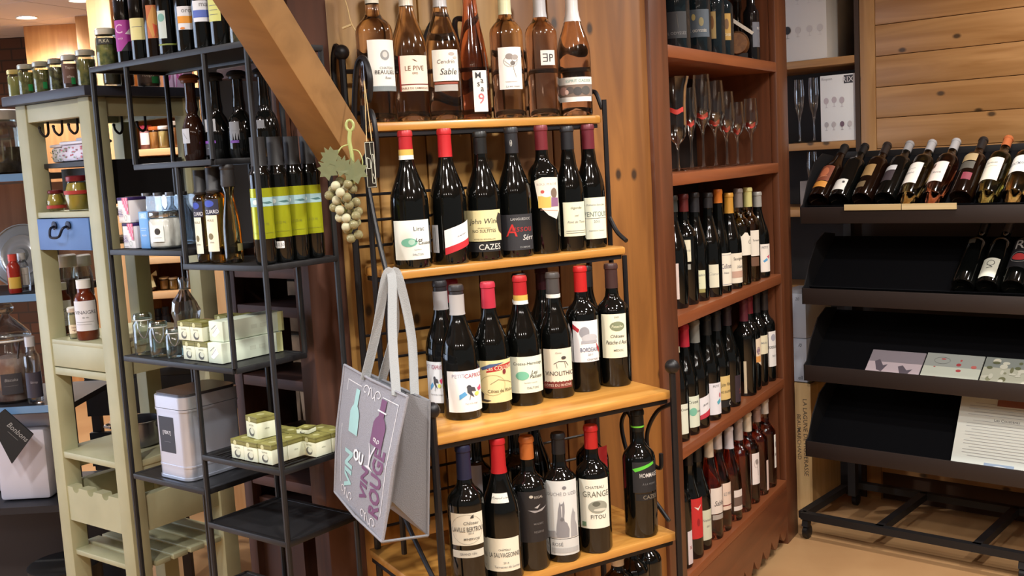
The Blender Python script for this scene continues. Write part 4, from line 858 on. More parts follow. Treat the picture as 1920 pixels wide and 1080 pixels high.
# ================================================================== black display stand on castors
DW = 1.5
ds = thing('display_stand', 'black metal display stand on castors with four sloping bottle trays', 'stand', DISP.P(0, 0), DISP.rz)
DBK = mat((24, 23, 25), 0.55, 0.1); FELT = mat((13, 13, 16), 0.95, 0, spec=0.1)
TR = [1.225, .935, .655, .372]
SL = math.radians(38); LEN = .34
TL = .058
def tray_pt(z, s, off=0.0):         # point on the sloping board, s metres up from its foot
    return (.012 + s * math.cos(SL) - off * math.sin(SL), z - TL + .012 + s * math.sin(SL) + off * math.cos(SL))
for z in TR:
    MB().box(0.0, 0, z - TL, DW, .006, z).build('tray_lip', mat((46, 37, 34), 0.5, 0.1), ds, bevel=.002)
    y0, z0 = tray_pt(z, 0); y1, z1 = tray_pt(z, LEN)
    MB().hexa([(.004, y0, z0 - .006), (DW - .004, y0, z0 - .006), (DW - .004, y1, z1 - .006), (.004, y1, z1 - .006), (.004, y0, z0), (DW - .004, y0, z0), (DW - .004, y1, z1), (.004, y1, z1)]).build('tray_board', FELT, ds)
    for u in (0.0, DW - .004):
        poly = [(.0, z - TL), (.0, z), (.02, z + .01), (.06, z + .085), (.12, z + .155), (.19, z + .185), (y1, z1 + .01), (y1, z1 - .02), (.06, z - TL - .005)]
        MB().prism(poly, u, u + .004, lambda x, y, t: (t, x, y)).build('tray_cheek', DBK, ds)
for z in TR[:2]:
    (y0, z0), (y1, z1), (y2, z2), (y3, z3) = tray_pt(z, .05, .0005), tray_pt(z, .054, .0005), tray_pt(z, .054, .022), tray_pt(z, .05, .022)
    MB().hexa([(.01, y0, z0), (DW - .01, y0, z0), (DW - .01, y1, z1), (.01, y1, z1), (.01, y3, z3), (DW - .01, y3, z3), (DW - .01, y2, z2), (.01, y2, z2)]).build('ledge', FELT, ds)
for u in (.02, DW - .05):
    MB().box(u, .315, .08, u + .03, .345, 1.38).build('post', DBK, ds)
MB().box(0, .315, 1.375, DW, .345, 1.41).build('top_rail', DBK, ds, bevel=.002)
MB().box(.02, .346, .44, DW - .02, .352, 1.30).build('back_panel', mat((30, 20, 18), .7), ds)
MB().box(.02, .24, .27, DW - .02, .26, .34).build('skirt', mat((52, 32, 24), .6), ds)
ZB = .10
for a, b in (((-.02, .0), (DW + .02, .0)), ((-.02, .44), (DW + .02, .44)), ((-.02, .0), (-.02, .44)), ((DW + .02, .0), (DW + .02, .44)), ((.27, .0), (.27, .44)), ((.60, .0), (.60, .44)), ((.93, .0), (.93, .44))):
    MB().bar((a[0], a[1], ZB - .012), (b[0], b[1], ZB - .012), .028, .026).build('base_bar', DBK, ds)
for u in (-.005, .745, DW):
    for v in (.0, .44):
        cst = MB().bar((u, v, .045), (u, v + .012, .088), .022, .03).build('castor', DBK, ds)
        MB().lathe([(0, -.011), (.02, -.011), (.026, -.008), (.026, .008), (.02, .011), (0, .011)], 18, (u, v + .008, .026), M=Matrix.Rotation(math.radians(90), 4, 'Y')).build('wheel', mat((18, 18, 20), .4), cst)
def lying(k, u, H, R, shape, glass, cap, capz, labels, label, s0=.058, roll=0.0, yaw=0.0):
    z = TR[k]; y, zz = tray_pt(z, s0, R + .001)
    root = thing('wine_bottle', label, 'bottle', (0, 0, 0), 0, 'bottles leaning on the black display stand')
    # bottle axis up the slope; its local -Y looks out of the slope
    X = Vector((1, 0, 0)); Z = Vector((0, math.cos(SL), math.sin(SL))); Y = Z.cross(X)
    M4 = Matrix(((X.x, Y.x, Z.x, u), (X.y, Y.y, Z.y, y), (X.z, Y.z, Z.z, zz), (0, 0, 0, 1)))
    root.matrix_world = Matrix.Translation(DISP.P(0, 0)) @ Matrix.Rotation(DISP.rz, 4, 'Z') @ M4 @ Matrix.Rotation(yaw, 4, 'Y') @ Matrix.Rotation(roll, 4, 'Z')
    bottle(label, None, None, H, R, shape, glass, (cap, capz) if cap else None, labels, root=root)
    return root
def fl(az, half, z0, z1, col, art=None): return dict(az=az, half=half, z0=z0, z1=z1, col=col, art=art)
def ub(x, k=0, s=.06): 
    y = {0: 372, 1: 540}[k]
    return DISP.at(x, y, .08)[0]
LT = ', leaning on display top tray'
WW = wine_glass((230, 216, 150), .24); PK = wine_glass((244, 170, 140), .24)
lying(0, ub(1545), .30, .038, 'burgundy', BROWNGLASS, (30, 28, 28), .25, [fl(-.2, .8, .035, .065, (206, 140, 62)), fl(-.2, .8, .068, .15, (126, 66, 44), [('e', .55, .55, .25, .3, (176, 100, 66)), ('l', [(.2, .2), (.8, .3)], .002, (214, 150, 110))])], 'brown bottle with orange and rust label, first by the cheek,' + LT)
lying(0, ub(1583), .30, .037, 'bordeaux', BLACKGLASS, (22, 22, 24), .25, [fl(-.2, .75, .02, .075, (226, 222, 214), [('r', .7, .6, .85, .8, (70, 66, 64))])], 'dark bottle with a low white label' + LT)
lying(0, ub(1626), .30, .037, 'bordeaux', BROWNGLASS, (40, 32, 30), .24, [fl(-.2, .6, .09, .15, (150, 118, 74)), fl(-.3, .45, .03, .06, (110, 92, 66))], 'dark bottle with dull gold label' + LT)
lying(0, ub(1669), .30, .037, 'bordeaux', BLACKGLASS, (150, 148, 150), .25, [fl(-.3, .6, .115, .14, (196, 194, 194)), fl(-.3, .6, .06, .113, (60, 50, 54))], 'dark bottle with silver capsule and half white, half dark label' + LT)
lying(0, ub(1712), .30, .037, 'bordeaux', WW, (168, 166, 168), .245, [fl(-.35, .9, .045, .15, (232, 224, 214), [('l', [(.3, .7), (.7, .7)], .0015, GREY), ('t', 'Blanc', .5, .5, .1, GREY)])], 'white wine bottle with silver capsule and broad pale label' + LT)
lying(0, ub(1758), .30, .037, 'bordeaux', PK, (170, 168, 170), .245, [fl(-.3, .9, .05, .15, (234, 218, 208), [('r', .12, .72, .4, .92, (110, 80, 66)), ('t', 'Rosé', .6, .45, .1, GREY)])], 'rosé bottle with silver capsule and pinkish white label' + LT)
lying(0, ub(1810), .30, .037, 'bordeaux', BROWNGLASS, (34, 30, 30), .24, [fl(-.2, .7, .15, .185, (170, 146, 106)), fl(-.2, .7, .11, .145, (84, 80, 72)), fl(.2, .4, .055, .09, (130, 50, 66))], 'dark bottle with stacked tan and grey labels' + LT)
lying(0, ub(1858), .30, .037, 'bordeaux', wine_glass((196, 206, 140), .24), (186, 104, 60), .25, [fl(-.2, .9, .05, .16, (230, 222, 204), [('l', [(.2, .6), (.8, .6)], .001, GREY), ('t', 'Tariquet', .5, .75, .09, GREY, .3)])], 'green-gold bottle with copper capsule and cream label' + LT)
lying(0, ub(1908), .30, .037, 'bordeaux', WW, (196, 186, 120), .245, [fl(-.2, .9, .085, .165, (232, 228, 220), [('t', 'MONTMARIN', .5, .5, .18, (90, 96, 110))])], 'pale gold bottle with lime capsule and white label' + LT)
for xa, xb, ttl in ((1584, 1690, 'cream price strip on the lip of the top tray before the white wine'), (1692, 1794, 'cream price strip on the lip of the top tray before the rosé')):
    ua, ub_ = DISP.at(xa, 382, 0)[0], DISP.at(xb, 378, 0)[0]
    o = MB().box(ua, -.0065, TR[0] - .012, ub_, -.0005, TR[0] + .008).build('price_strip', wood((206, 180, 130), (224, 204, 160), 'x', 20, .5)); o.location = DISP.P(0, 0); o.rotation_euler = (0, 0, DISP.rz)
    tag(o, ttl, 'strip', 'price strips on the display stand')
LT2 = ', leaning on display second tray'
lying(1, ub(1814, 1), .31, .038, 'bordeaux', BLACKGLASS, (30, 28, 30), .25, [fl(-.2, .3, .17, .19, (90, 86, 76))], 'unlit black bottle without front label' + LT2)
lying(1, ub(1860, 1), .31, .038, 'bordeaux', BLACKGLASS, (96, 90, 92), .25, [fl(-.1, .75, .015, .10, (222, 222, 206), [('o', .55, .72, .2, .14, .002, (40, 38, 40)), ('l', [(.5, .6), (.7, .5), (.4, .45)], .002, (40, 38, 40))])], 'black bottle with a white label bearing a curled emblem' + LT2)
lying(1, ub(1908, 1), .31, .039, 'bordeaux', BLACKGLASS, (40, 38, 40), .26, [fl(0, .9, .06, .19, (26, 26, 30), [('t', 'R', .4, .8, .3, (206, 204, 200)), ('e', .5, .35, .3, .12, (170, 48, 48)), ('o', .5, .35, .36, .18, .001, (180, 176, 172))])], 'black bottle with a large letter and red emblem' + LT2)
def card(k, xa, xb, s0, s1, col, art, name, label, cat, group=None, th=.004, y=700, sl=None):
    ua, u2 = DISP.at(xa, y, .05)[0], DISP.at(xb, y, .05)[0]
    z = TR[k]; w = (u2 - ua)
    sl = sl or SL; y0, z0 = tray_pt(z, s0, .001); Z = Vector((0, math.cos(sl), math.sin(sl))); nrm = Vector((0, -math.sin(sl), math.cos(sl)))
    t = thing(name, label, cat, (0, 0, 0), 0, group)
    X = Vector((1, 0, 0))
    t.matrix_world = Matrix.Translation(DISP.P(0, 0)) @ Matrix.Rotation(DISP.rz, 4, 'Z') @ Matrix(((1, 0, 0, ua), (0, Z.y, nrm.y, y0), (0, Z.z, nrm.z, z0), (0, 0, 0, 1)))
    sh = MB().box(0, 0, 0, w, s1 - s0, th).build('sheet', mat(col, .3), t)
    decal('print', sh, w, s1 - s0, art, flat_map((w / 2, 0, th), (1, 0, 0), (0, 1, 0)), split=1)
rc = random.Random(5)
def blot(n, cs, s=.06):
    out = []
    for _ in range(n):
        u, v = rc.uniform(.08, .92), rc.uniform(.06, .9); out.append(('e', u, v, rc.uniform(.3, 1) * s, rc.uniform(.3, 1) * s, rc.choice(cs)))
    return out
PG = 'printed place mats on the third tray'
card(2, 1622, 1722, .01, .15, (214, 196, 202), [('r', 0, .62, 1, 1, (150, 140, 148)), ('p', [(.12, .62), (.2, .35), (.3, .3), (.38, .55), (.3, .5), (.2, .7)], (104, 94, 104)), ('p', [(.58, .5), (.66, .25), (.76, .2), (.86, .45), (.76, .4), (.66, .55)], (104, 94, 104)), ('r', .55, .02, .95, .07, (206, 110, 120))], 'place_mat', 'pale mat printed with grey cockerels on the display third tray', 'mat', PG)
card(2, 1725, 1833, .01, .155, (216, 220, 204), [('r', 0, .6, 1, 1, (168, 172, 166))] + blot(9, [(196, 84, 84), (206, 110, 104), (180, 70, 74)], .05) + [('o', .3, .78, .14, .1, .001, (120, 120, 118))], 'place_mat', 'pale green mat printed with red fruit on the display third tray', 'mat', PG)
card(2, 1836, 1950, .01, .155, (196, 196, 176), [('r', 0, .7, 1, 1, (140, 146, 140))] + blot(26, [(120, 120, 88), (150, 150, 120), (216, 214, 196), (104, 108, 76)], .09), 'place_mat', 'mat printed with grey-green foliage on the display third tray', 'mat', PG)
lines = [('t', 'Les Coustières', .5, .72, .035, (70, 70, 72))]
for k in range(20):
    v = .92 - k * .038
    if abs(v - .72) < .025 or v < .2: continue
    lines.append(('l', [(.1 if k % 3 else .16, v), (.9 - .1 * rc.random(), v - .006)], .0013, (170, 170, 172)))
lines += [('r', .38, .9, .68, .985, (150, 96, 80)), ('r', .34, .02, .64, .17, (150, 170, 196)), ('e', .5, .1, .1, .05, (220, 226, 230)), ('e', .42, .06, .06, .03, (110, 126, 120))]
card(3, 1786, 1975, .005, .275, (226, 230, 222), lines, 'notice_sheet', 'large laminated white information sheet on the lowest tray of the display stand', 'sheet', y=860, th=.002, sl=math.radians(60))
# ================================================================== black tiered metal shelf
TD = .19
tr = thing('tier_shelf', 'black metal zigzag tier shelf holding oils, tins and small boxes', 'shelf', TIER.P(0, 0), TIER.rz)
LV = dict(top=(1.705, 0, .535), mid=(1.485, .132, .402), left=(1.299, .008, .277), right=(1.271, .276, .535), wide=(1.056, .02, .413), tin=(.779, .012, .277), wire=(.858, .282, .535), low=(.708, .282, .535), foot=(.50, .14, .413))
for k, (z, a, b) in LV.items():
    m = MB()
    for p, q in (((a, 0), (b, 0)), ((a, TD), (b, TD)), ((a, 0), (a, TD)), ((b, 0), (b, TD))): m.bar((p[0], p[1], z - .006), (q[0], q[1], z - .006), .012, .012)
    m.build('shelf_frame', BLACKM, tr, bevel=.001)
    if k == 'wire':
        for i in range(1, 16):
            u = a + (b - a) * i / 16; MB().tube([(u, 0, z - .005), (u, TD, z - .005)], .0022, 6).build('wire', BLACKM, tr)
    else:
        MB().box(a + .004, .004, z - .005, b - .004, TD - .004, z - .001).build('shelf_plate', mat((26, 26, 29), .55, .1), tr)
for v in (0, TD):
    for u, z0, z1 in ((0, 0, 1.705), (.535, 0, 1.705), (.132, 1.485, 1.705), (.402, 1.485, 1.705), (.281, 1.271, 1.485), (.413, 1.056, 1.271), (.281, .0, 1.056), (.413, .0, .50), (.14, .0, .50)):
        MB().tube([(u, v, z0), (u, v, z1)], .006, 8).build('rod', BLACKM, tr)
def tpos(x, y, key, r=None, ytop=None, vmin=None):
    """place on a tier shelf by its lowest pixel"""
    z = LV[key][0]; c, rz, H = stand(x, y, z, ytop, r or .03)
    u, v, _ = TIER.uvz(c)
    lo = (r or .03) + .008 if vmin is None else vmin
    v = min(max(v, lo), TD - .009 - (r or .03)); a_, b_ = LV[key][1:]; u = min(max(u, a_ + .001 + (r or .03)), b_ - .009 - (r or .03)); c = TIER.P(u, v, z)
    return c, face_cam(c), (zat(c.x, c.y, ytop) - z if ytop is not None else None)
def tplane(x, y, key, v, ytop=None):
    c = onpl(x, y, *TIER.pl(v)); c.z = LV[key][0]
    return c, face_cam(c), (zat(c.x, c.y, ytop) - c.z if ytop is not None else None)
def jar(label, c, rz, R, H, lid, content, group=None, fill=.72, labels=(), name='jar', glass=None, lidm=None, shape='straight'):
    t = thing(name, label, 'jar', c, rz, group); ROUND.append((t, R))
    hb = H * .84
    if shape == 'belly': p = [(0, .002), (R * .72, 0), (R * .8, .01), (R, hb * .45), (R * .98, hb * .6), (R * .8, hb * .85), (R * .7, hb), (R * .7, H * .9)]
    else: p = [(0, .002), (R * .93, 0), (R, .006), (R, hb * .86), (R * .9, hb * .96), (R * .84, hb), (R * .84, H * .9)]
    MB().lathe(p, 24).build('glass', glass or thin_glass((225, 230, 225), 1.0, .07), t, angle=50)
    if content:
        q = [(max(r - .0022, 0), max(z_, .003)) for r, z_ in p if z_ <= hb * fill]
        r_last = q[-1][0]
        for (r0, a), (r1, b) in zip(p, p[1:]):
            if a <= hb * fill <= b and b > a: r_last = r0 + (r1 - r0) * (hb * fill - a) / (b - a) - .0022
        q += [(r_last, hb * fill), (0, hb * fill)]
        MB().lathe(q, 20).build('contents', content, t)
    if lid:
        rl = R * (.76 if shape == 'belly' else .95)
        MB().lathe([(rl, hb), (rl + .001, hb + .002), (rl + .001, H - .003), (rl - .002, H), (0, H)], 24).build('lid', lidm or mat(lid, .35, .3), t)
    for L in labels:
        az, half, z0, z1, col, art = L
        Rl = R + .0006; W = 2 * half * Rl; mb = MB(); nx = 8
        mb.add([(Rl * math.sin(az + (i / nx - .5) * 2 * half), -Rl * math.cos(az + (i / nx - .5) * 2 * half), z0 + j * (z1 - z0)) for j in range(2) for i in range(nx + 1)], [(i, i + 1, i + nx + 2, i + nx + 1) for i in range(nx)])
        lo = mb.build('label', mat(col, .6), t, fix=False)
        if art: decal('print', lo, W, z1 - z0, art, cyl_map(Rl, az, z0))
    return t
# ------------------------------------------------------------------ bottles on top of the tier shelf
TT = ', on the tier shelf top'
def tt(x, R, H, shape, glass, cap, labels, label, v=.06):
    c, rz, _ = tplane(x, 70, 'top', v)
    bottle(label, c, rz, H, R, shape, glass, (cap, H * .86) if cap else None, [lab(c, c.z, R, *L) for L in labels], 'bottles' + TT, name='bottle')
tt(235, .0205, .21, 'square', BLACKGLASS, (30, 30, 32), [((218, 251, 38, 96), (166, 52, 150), [('t', 'C', .25, .72, .3, (226, 180, 216)), ('p', [(.5, .55), (.72, .75), (.95, .5)], (236, 224, 236)), ('p', [(.3, 0), (1, 0), (1, .35), (.6, .3)], (24, 20, 26)), ('t', 'soja', .3, .4, .1, (226, 180, 216))])], 'small black bottle with purple label' + TT)
tt(264, .0215, .22, 'square', BLACKGLASS, (34, 34, 36), [((247, 271, 34, 75), (226, 216, 150), [('l', [(.2, .6), (.8, .6)], .001, GREY)])], 'small black bottle with a plain yellow sticker' + TT)
tt(291, .0215, .24, 'square', BROWNGLASS, (40, 36, 34), [((277, 300, 10, 72), (196, 112, 66), [('p', [(.5, 1), (1, .6), (.7, .2), (.35, 0), (0, .5)], (206, 150, 80)), ('p', [(.4, .45), (.8, .35), (.5, .05)], (206, 84, 50))])], 'dark bottle with orange patterned label' + TT)
tt(318, .0235, .25, 'oil', BLACKGLASS, (24, 24, 26), [((299, 312, 20, 72), (196, 206, 200), [('e', .5, .75, .4, .15, (120, 170, 160))]), ((300, 340, 82, 85), (130, 140, 60), None)], 'wide black bottle with a green ring at its foot' + TT)
tt(352, .0235, .25, 'oil', BLACKGLASS, (24, 24, 26), [((335, 370, 12, 56), (226, 226, 232), [('r', 0, .28, .75, .58, (226, 150, 44)), ('t', 'oro', .4, .8, .14, GREY), ('e', .2, .06, .1, .05, (220, 130, 50))])], 'black bottle with white and orange label' + TT)
tt(384, .0235, .255, 'oil', BLACKGLASS, (24, 24, 26), [((364, 402, 0, 40), (226, 228, 236), [('r', 0, .2, .65, .55, (86, 108, 190)), ('t', 'mar', .5, .8, .16, GREY)])], 'black bottle with white and blue label' + TT)
tt(418, .0245, .26, 'oil', BLACKGLASS, (24, 24, 26), [((393, 413, -6, 37), (206, 206, 120), [('l', [(.2, .7), (.8, .7)], .001, GREY), ('l', [(.2, .5), (.8, .5)], .001, GREY), ('l', [(.2, .3), (.8, .3)], .001, GREY)])], 'black bottle with olive-yellow label' + TT)
c, rz, _ = tplane(452, 60, 'top', .08)
jar('clear bag-like jar of dried herbs, at the brace end' + TT, c, rz, .024, .12, None, mat((110, 98, 70), .8, 0, noise=(60., (60, 54, 40))), 'jars' + TT, .85)
GREENP = mat((168, 160, 92), .8, 0, noise=(70., (96, 104, 56)))
c, rz, _ = tplane(200, 90, 'top', .05)
jar('tall jar of pale pickles with white lid' + TT, c, rz, .0235, .088, (210, 206, 190), GREENP, 'jars' + TT, .9, [(-.2, .8, .052, .066, (44, 42, 36), [('t', 'PLKA', .5, .5, .5, (200, 196, 170))])])
# ------------------------------------------------------------------ decanters on the little hanging shelf
TM = ', upper step of tier shelf'
SILV = (176, 176, 180)
def mid(x, R, H, labels, label, v=.10, glass=BLACKGLASS, cap=(34, 34, 36), shape='decanter'):
    c, rz, _ = tplane(x, 280, 'mid', v)
    bottle(label, c, rz, H, R, shape, glass, (cap, H * .9) if cap else None, [lab(c, c.z, R, *L) for L in labels], 'stoppered bottles' + TM, name='stoppered_bottle')
mid(366, .0245, .185, [((341, 356, 240, 268), (190, 190, 196), [('l', [(.3, .7), (.7, .3)], .001, GREY)])], 'squat brown stoppered bottle with silver label and amber neck' + TM, .07, mat((38, 18, 10), .05, 0, spec=.6), (110, 60, 26))
mid(412, .029, .185, [((386, 405, 222, 262), SILV, [('l', [(.2, .5), (.8, .5)], .001, GREY)]), ((386, 405, 263, 268), (130, 70, 170), None), ((386, 404, 269, 290), (60, 58, 64), [('t', 'vinaigre', .5, .6, .15, (170, 170, 170))])], 'tall black bottle with silver-violet label behind the rod' + TM, .10)
mid(455, .029, .185, [((432, 449, 228, 262), (130, 130, 134), [('l', [(.2, .5), (.8, .5)], .001, GREY)]), ((434, 449, 263, 268), (110, 66, 150), None)], 'black stoppered bottle in the middle' + TM, .13)
c, rz, _ = tplane(505, 280, 'mid', .14)
mid(503, .028, .185, [((482, 496, 225, 248), (120, 120, 124), None)], 'black stoppered bottle at the end, just past the long rod' + TM, .15)
# ------------------------------------------------------------------ oils on the right step
TR_ = ', right step of tier shelf'
def oil(x, y, yt, R, shape, glass, cap, labels, label, v=None, group=None, name='oil_bottle', capf=.74, u=None):
    c, rz, H = tpos(x, y, 'right', R, yt)
    if u is not None: c = TIER.P(u, v, c.z); rz = face_cam(c); H = zat(c.x, c.y, yt) - c.z
    if v is not None and u is None: c = TIER.P(TIER.uvz(c)[0], v, c.z); rz = face_cam(c); H = zat(c.x, c.y, yt) - c.z
    bottle(label, c, rz, H, R, shape, glass, (cap, H * capf, (.5, .0)) if cap else None, [lab(c, c.z, R, *L) for L in labels], group or ('oil bottles' + TR_), name=name)
AMB = wine_glass((206, 150, 50), .3)
oart = [('t', 'HUILE', .5, .86, .06, (120, 120, 110)), ('e', .45, .42, .2, .09, (120, 110, 80)), ('t', 'olive', .5, .26, .05, GREY)]
boart = [('e', .4, .72, .34, .22, (56, 76, 170)), ('t', 'CUARD', .55, .2, .24, (220, 220, 226))]
oil(374, 491, 320, .0205, 'square', AMB, (34, 34, 36), [((354, 380, 408, 476), (226, 226, 206), oart), ((352, 380, 378, 407), (36, 38, 60), boart)], 'amber oil bottle with white label under a blue-black one, first' + TR_, .036, u=.3065)
oil(408, 489, 315, .0215, 'square', AMB, (34, 34, 36), [((386, 409, 404, 472), (232, 220, 196), oart), ((384, 409, 374, 403), (36, 38, 60), boart)], 'amber oil bottle with cream label under a blue-black one' + TR_, .034, u=.351)
oil(441, 482, 318, .018, 'square', AMB, (34, 34, 40), [((428, 446, 402, 466), (216, 212, 196), oart), ((427, 446, 384, 401), (40, 42, 60), [('t', 'CUARD', .55, .5, .4, (220, 220, 226))])], 'amber oil bottle half hidden behind the clear flask' + TR_, .12, u=.385)
oil(462, 487, 310, .019, 'flute', wine_glass((190, 170, 110), .3), (44, 42, 42), [((445, 464, 458, 472), (150, 140, 90), None)], 'clear bulbous flask of pale oil with black cap' + TR_, .036, u=.396, capf=.78)
TGRP = 'black oil bottles with lime green labels' + TR_
tn = ['at the long rod', 'with price sticker', 'third in the row', 'last, by the grapes']
for k, x in enumerate((497, 537, 573, 606)):
    v = .028 + .043 * k
    c = TIER.P(min(.508, TIER.at(x, 400, v)[0]), v, LV['right'][0])
    H = .25
    art = [('r', 0, .64, 1, .82, (150, 184, 190)), ('e', .3 if k != 1 else .35, .73, .1, .05, (214, 226, 220)), ('p', [(.5, .72), (.8, .74), (.95, .7), (.7, .69)], (70, 110, 110)), ('t', 'A S O N', .5, .3, .05, (110, 112, 30)), ('l', [(.1, .12), (.9, .12)], .0006, (120, 124, 30))]
    R = .0215
    bottle('black oil bottle with lime green label, ' + tn[k] + TR_, c, face_cam(c), H, R, 'oil', BLACKGLASS, ((40, 40, 42), H * .775, (.6, 0)), [dict(az=-.1, half=1.35, z0=.050, z1=.150, col=(160, 166, 30), art=art, rough=.25, metal=.35)] + ([dict(az=-.15, half=.35, z0=.028, z1=.042, col=(230, 230, 228), art=[('t', '10.50', .5, .5, .5, GREY)])] if k == 1 else []), TGRP, name='oil_bottle')
# ------------------------------------------------------------------ left step: salt boxes, white jar
TL_ = ', left step of tier shelf'
def carton(label, corner_px, z, w, d, h, m, art=None, rz=None, group=None, name='carton', cat='box', frm=TIER, top=None, sideart=None, vmin=.012, lid=None):
    """box whose near lower front-left corner is at a pixel of the shelf of height z"""
    p = atz(*corner_px, z); u, v, _ = frm.uvz(p); v = max(v, vmin)
    if isinstance(corner_px[0], float): pass
    o = frm.P(u, v, z); t = thing(name, label, cat, o, frm.rz + (rz or 0), group)
    MB().box(0, 0, 0, w, d, h).build('carton', m, t, bevel=.0012)
    if lid: MB().box(-.0008, -.0008, h - lid[0], w + .0008, d + .0008, h + .0008).build('lid', mat(lid[1], .5), t, bevel=.001)
    if art: decal('print', t, w, h, art, flat_map((w / 2, -.001 if lid else 0, 0), (1, 0, 0), (0, 0, 1)), split=1)
    if sideart: decal('print', t, d, h, sideart, flat_map((w + (.001 if lid else 0), d / 2, 0), (0, 1, 0), (0, 0, 1)), split=1)
    if top: decal('print', t, w, d, top, flat_map((w / 2, 0, h + (.0009 if lid else 0)), (1, 0, 0), (0, 1, 0)), split=1)
    return t
CHK = [('r', .45 + .11 * i, 1 - .13 * (j + 1), .45 + .11 * (i + 1), 1 - .13 * j, (226, 96, 130) if (i + j) % 2 == 0 else (236, 160, 180)) for i in range(5) for j in range(5) if j <= i + 1]
salt = CHK + [('t', 'FLEUR DE', .3, .52, .05, (90, 60, 130)), ('t', 'SEL', .3, .4, .16, (70, 50, 120)), ('t', 'CAMARGUE', .3, .28, .05, (90, 60, 130)), ('o', .75, .2, .1, .1, .0008, (120, 150, 120)), ('l', [(.1, .08), (.5, .08)], .0008, GREY)]
SALT = mat((234, 230, 232), .5)
sg = 'salt boxes' + TL_
z = LV['left'][0]
carton('lower white salt box with pink gingham corner' + TL_, (219, 468), z, .044, .044, .056, SALT, salt, group=sg, name='salt_box', lid=(.006, (52, 34, 90)), vmin=.02)
carton('upper white salt box with pink gingham corner, stacked' + TL_, (219, 468), z + .0575, .044, .044, .056, SALT, salt, group=sg, name='salt_box', lid=(.006, (52, 34, 90)), vmin=.02)
o = [x for x in bpy.data.objects if x.name.startswith('salt_box') and 'upper' in x.get('label', '')][0]
lo_ = [x for x in bpy.data.objects if x.name.startswith('salt_box') and 'lower' in x.get('label', '')][0]
o.location = lo_.location + Vector((0, 0, .0580)); o.location.x -= .006
carton('slim blue box standing between salt boxes and white jar' + TL_, (254, 468), z, .034, .03, .082, mat((96, 150, 210), .45), [('r', .1, .8, .9, .97, (150, 190, 230)), ('t', 'SEL', .5, .88, .09, (230, 240, 248)), ('l', [(.2, .55), (.8, .55)], .001, (190, 214, 240)), ('l', [(.2, .5), (.7, .5)], .001, (190, 214, 240)), ('t', 'marin', .5, .36, .06, (220, 234, 246))], name='blue_box', vmin=.02)
c, rz, H = tpos(316, 467, 'left', .037, 398)
jar('squat glass jar of white salt with herb flecks' + TL_, c, rz, .039, .082, (170, 160, 130), mat((246, 246, 240), .7, 0, noise=(26., (226, 226, 218))), None, .95, [(-.55, .36, .016, .052, (226, 228, 222), [('e', .5, .62, .25, .2, (50, 46, 44)), ('l', [(.2, .25), (.8, .25)], .0008, GREY)])], name='salt_jar', glass=thin_glass((246, 247, 246), 1.0, .05), lidm=thin_glass((206, 206, 196), 1.0, .3))
# clear plastic display box behind
u, v, _ = TIER.at(247, 380, .12); pb = thing('plastic_box', 'clear plastic box of small glass flasks' + TL_, 'box', TIER.P(u + .01, .095, z), TIER.rz)
GLB = thin_glass((226, 230, 232), 1.0, .09)
MB().box(0, 0, 0, .195, .08, .115).build('shell', GLB, pb, bevel=.002, smooth=False)
for i, du in enumerate((.026, .072, .12, .168)):
    MB().lathe([(0, .002), (.02, .002), (.02, .07), (.008, .09), (.008, .11), (0, .11)], 16, (du, .042, 0)).build('flask', thin_glass((206, 212, 216), 1.0, .18), pb)
    MB().lathe([(0, .111), (.011, .111), (.011, .12), (0, .12)], 12, (du, .042, 0)).build('stopper', mat((150, 150, 152), .3, .6), pb)
# ------------------------------------------------------------------ wide step: clip jars and soap boxes
TW = ', middle step of tier shelf'
zw = LV['wide'][0]
def clipjar(x, y, yt, R, label, v=None):
    c, rz, H = tpos(x, y, 'wide', R, yt)
    t = thing('clip_jar', label, 'jar', c, rz, 'empty clip-top glass jars' + TW)
    g = thin_glass((218, 228, 226), 1.0, .10)
    MB().lathe([(0, .003), (R * .92, 0), (R, .006), (R * .98, H * .74), (R * .8, H * .82), (R * .8, H * .86)], 24).build('glass', g, t, angle=50)
    MB().lathe([(R * .9, H * .86), (R * .92, H * .93), (R * .8, H), (0, H)], 24).build('lid', thin_glass((190, 206, 204), 1.0, .22), t, angle=50)
    MB().tube([(R * .86 * math.cos(a), R * .86 * math.sin(a), H * .85) for a in [2 * math.pi * i / 20 for i in range(20)]], .0014, 6, closed=True).build('seal_ring', mat((206, 210, 206), .5), t)
    MB().tube(bez([(-R * .5, -R * .9, H * .84), (-R * .42, -R * 1.02, H * .6), (0, -R * 1.04, H * .42), (R * .42, -R * 1.02, H * .6), (R * .5, -R * .9, H * .84)]), .0011, 6).build('wire_clip', mat((200, 200, 204), .2, .9), t)
clipjar(268, 668, 588, .0235, 'tallest empty clip-top glass jar' + TW)
clipjar(298, 671, 603, .0225, 'middle empty clip-top glass jar' + TW)
clipjar(330, 672, 616, .0195, 'smallest empty clip-top glass jar next to the soap boxes' + TW)
SOAP = mat((222, 226, 202), .55); OLV = (126, 122, 62)
soap = [('r', 0, .74, 1, 1, OLV), ('l', [(0, .78), (1, .78)], .0006, (60, 56, 30)), ('l', [(0, .94), (1, .94)], .0006, (60, 56, 30)), ('e', .35, .84, .12, .13, (196, 196, 150)), ('e', .5, .28, .22, .2, (90, 90, 84)), ('e', .56, .34, .17, .14, (206, 210, 190)), ('t', 'SAVON', .5, .6, .09, (120, 122, 100))]
soapside = [('r', 0, .74, 1, 1, OLV), ('l', [(0, .78), (1, .78)], .0006, (60, 56, 30)), ('l', [(0, .94), (1, .94)], .0006, (60, 56, 30)), ('t', 'olive', .5, .45, .09, (150, 152, 130))]
soaptop = [('r', 0, 0, 1, 1, (132, 128, 68)), ('e', .5, .5, .18, .18, (176, 174, 120))]
sgp = 'small cream and olive soap boxes' + TW
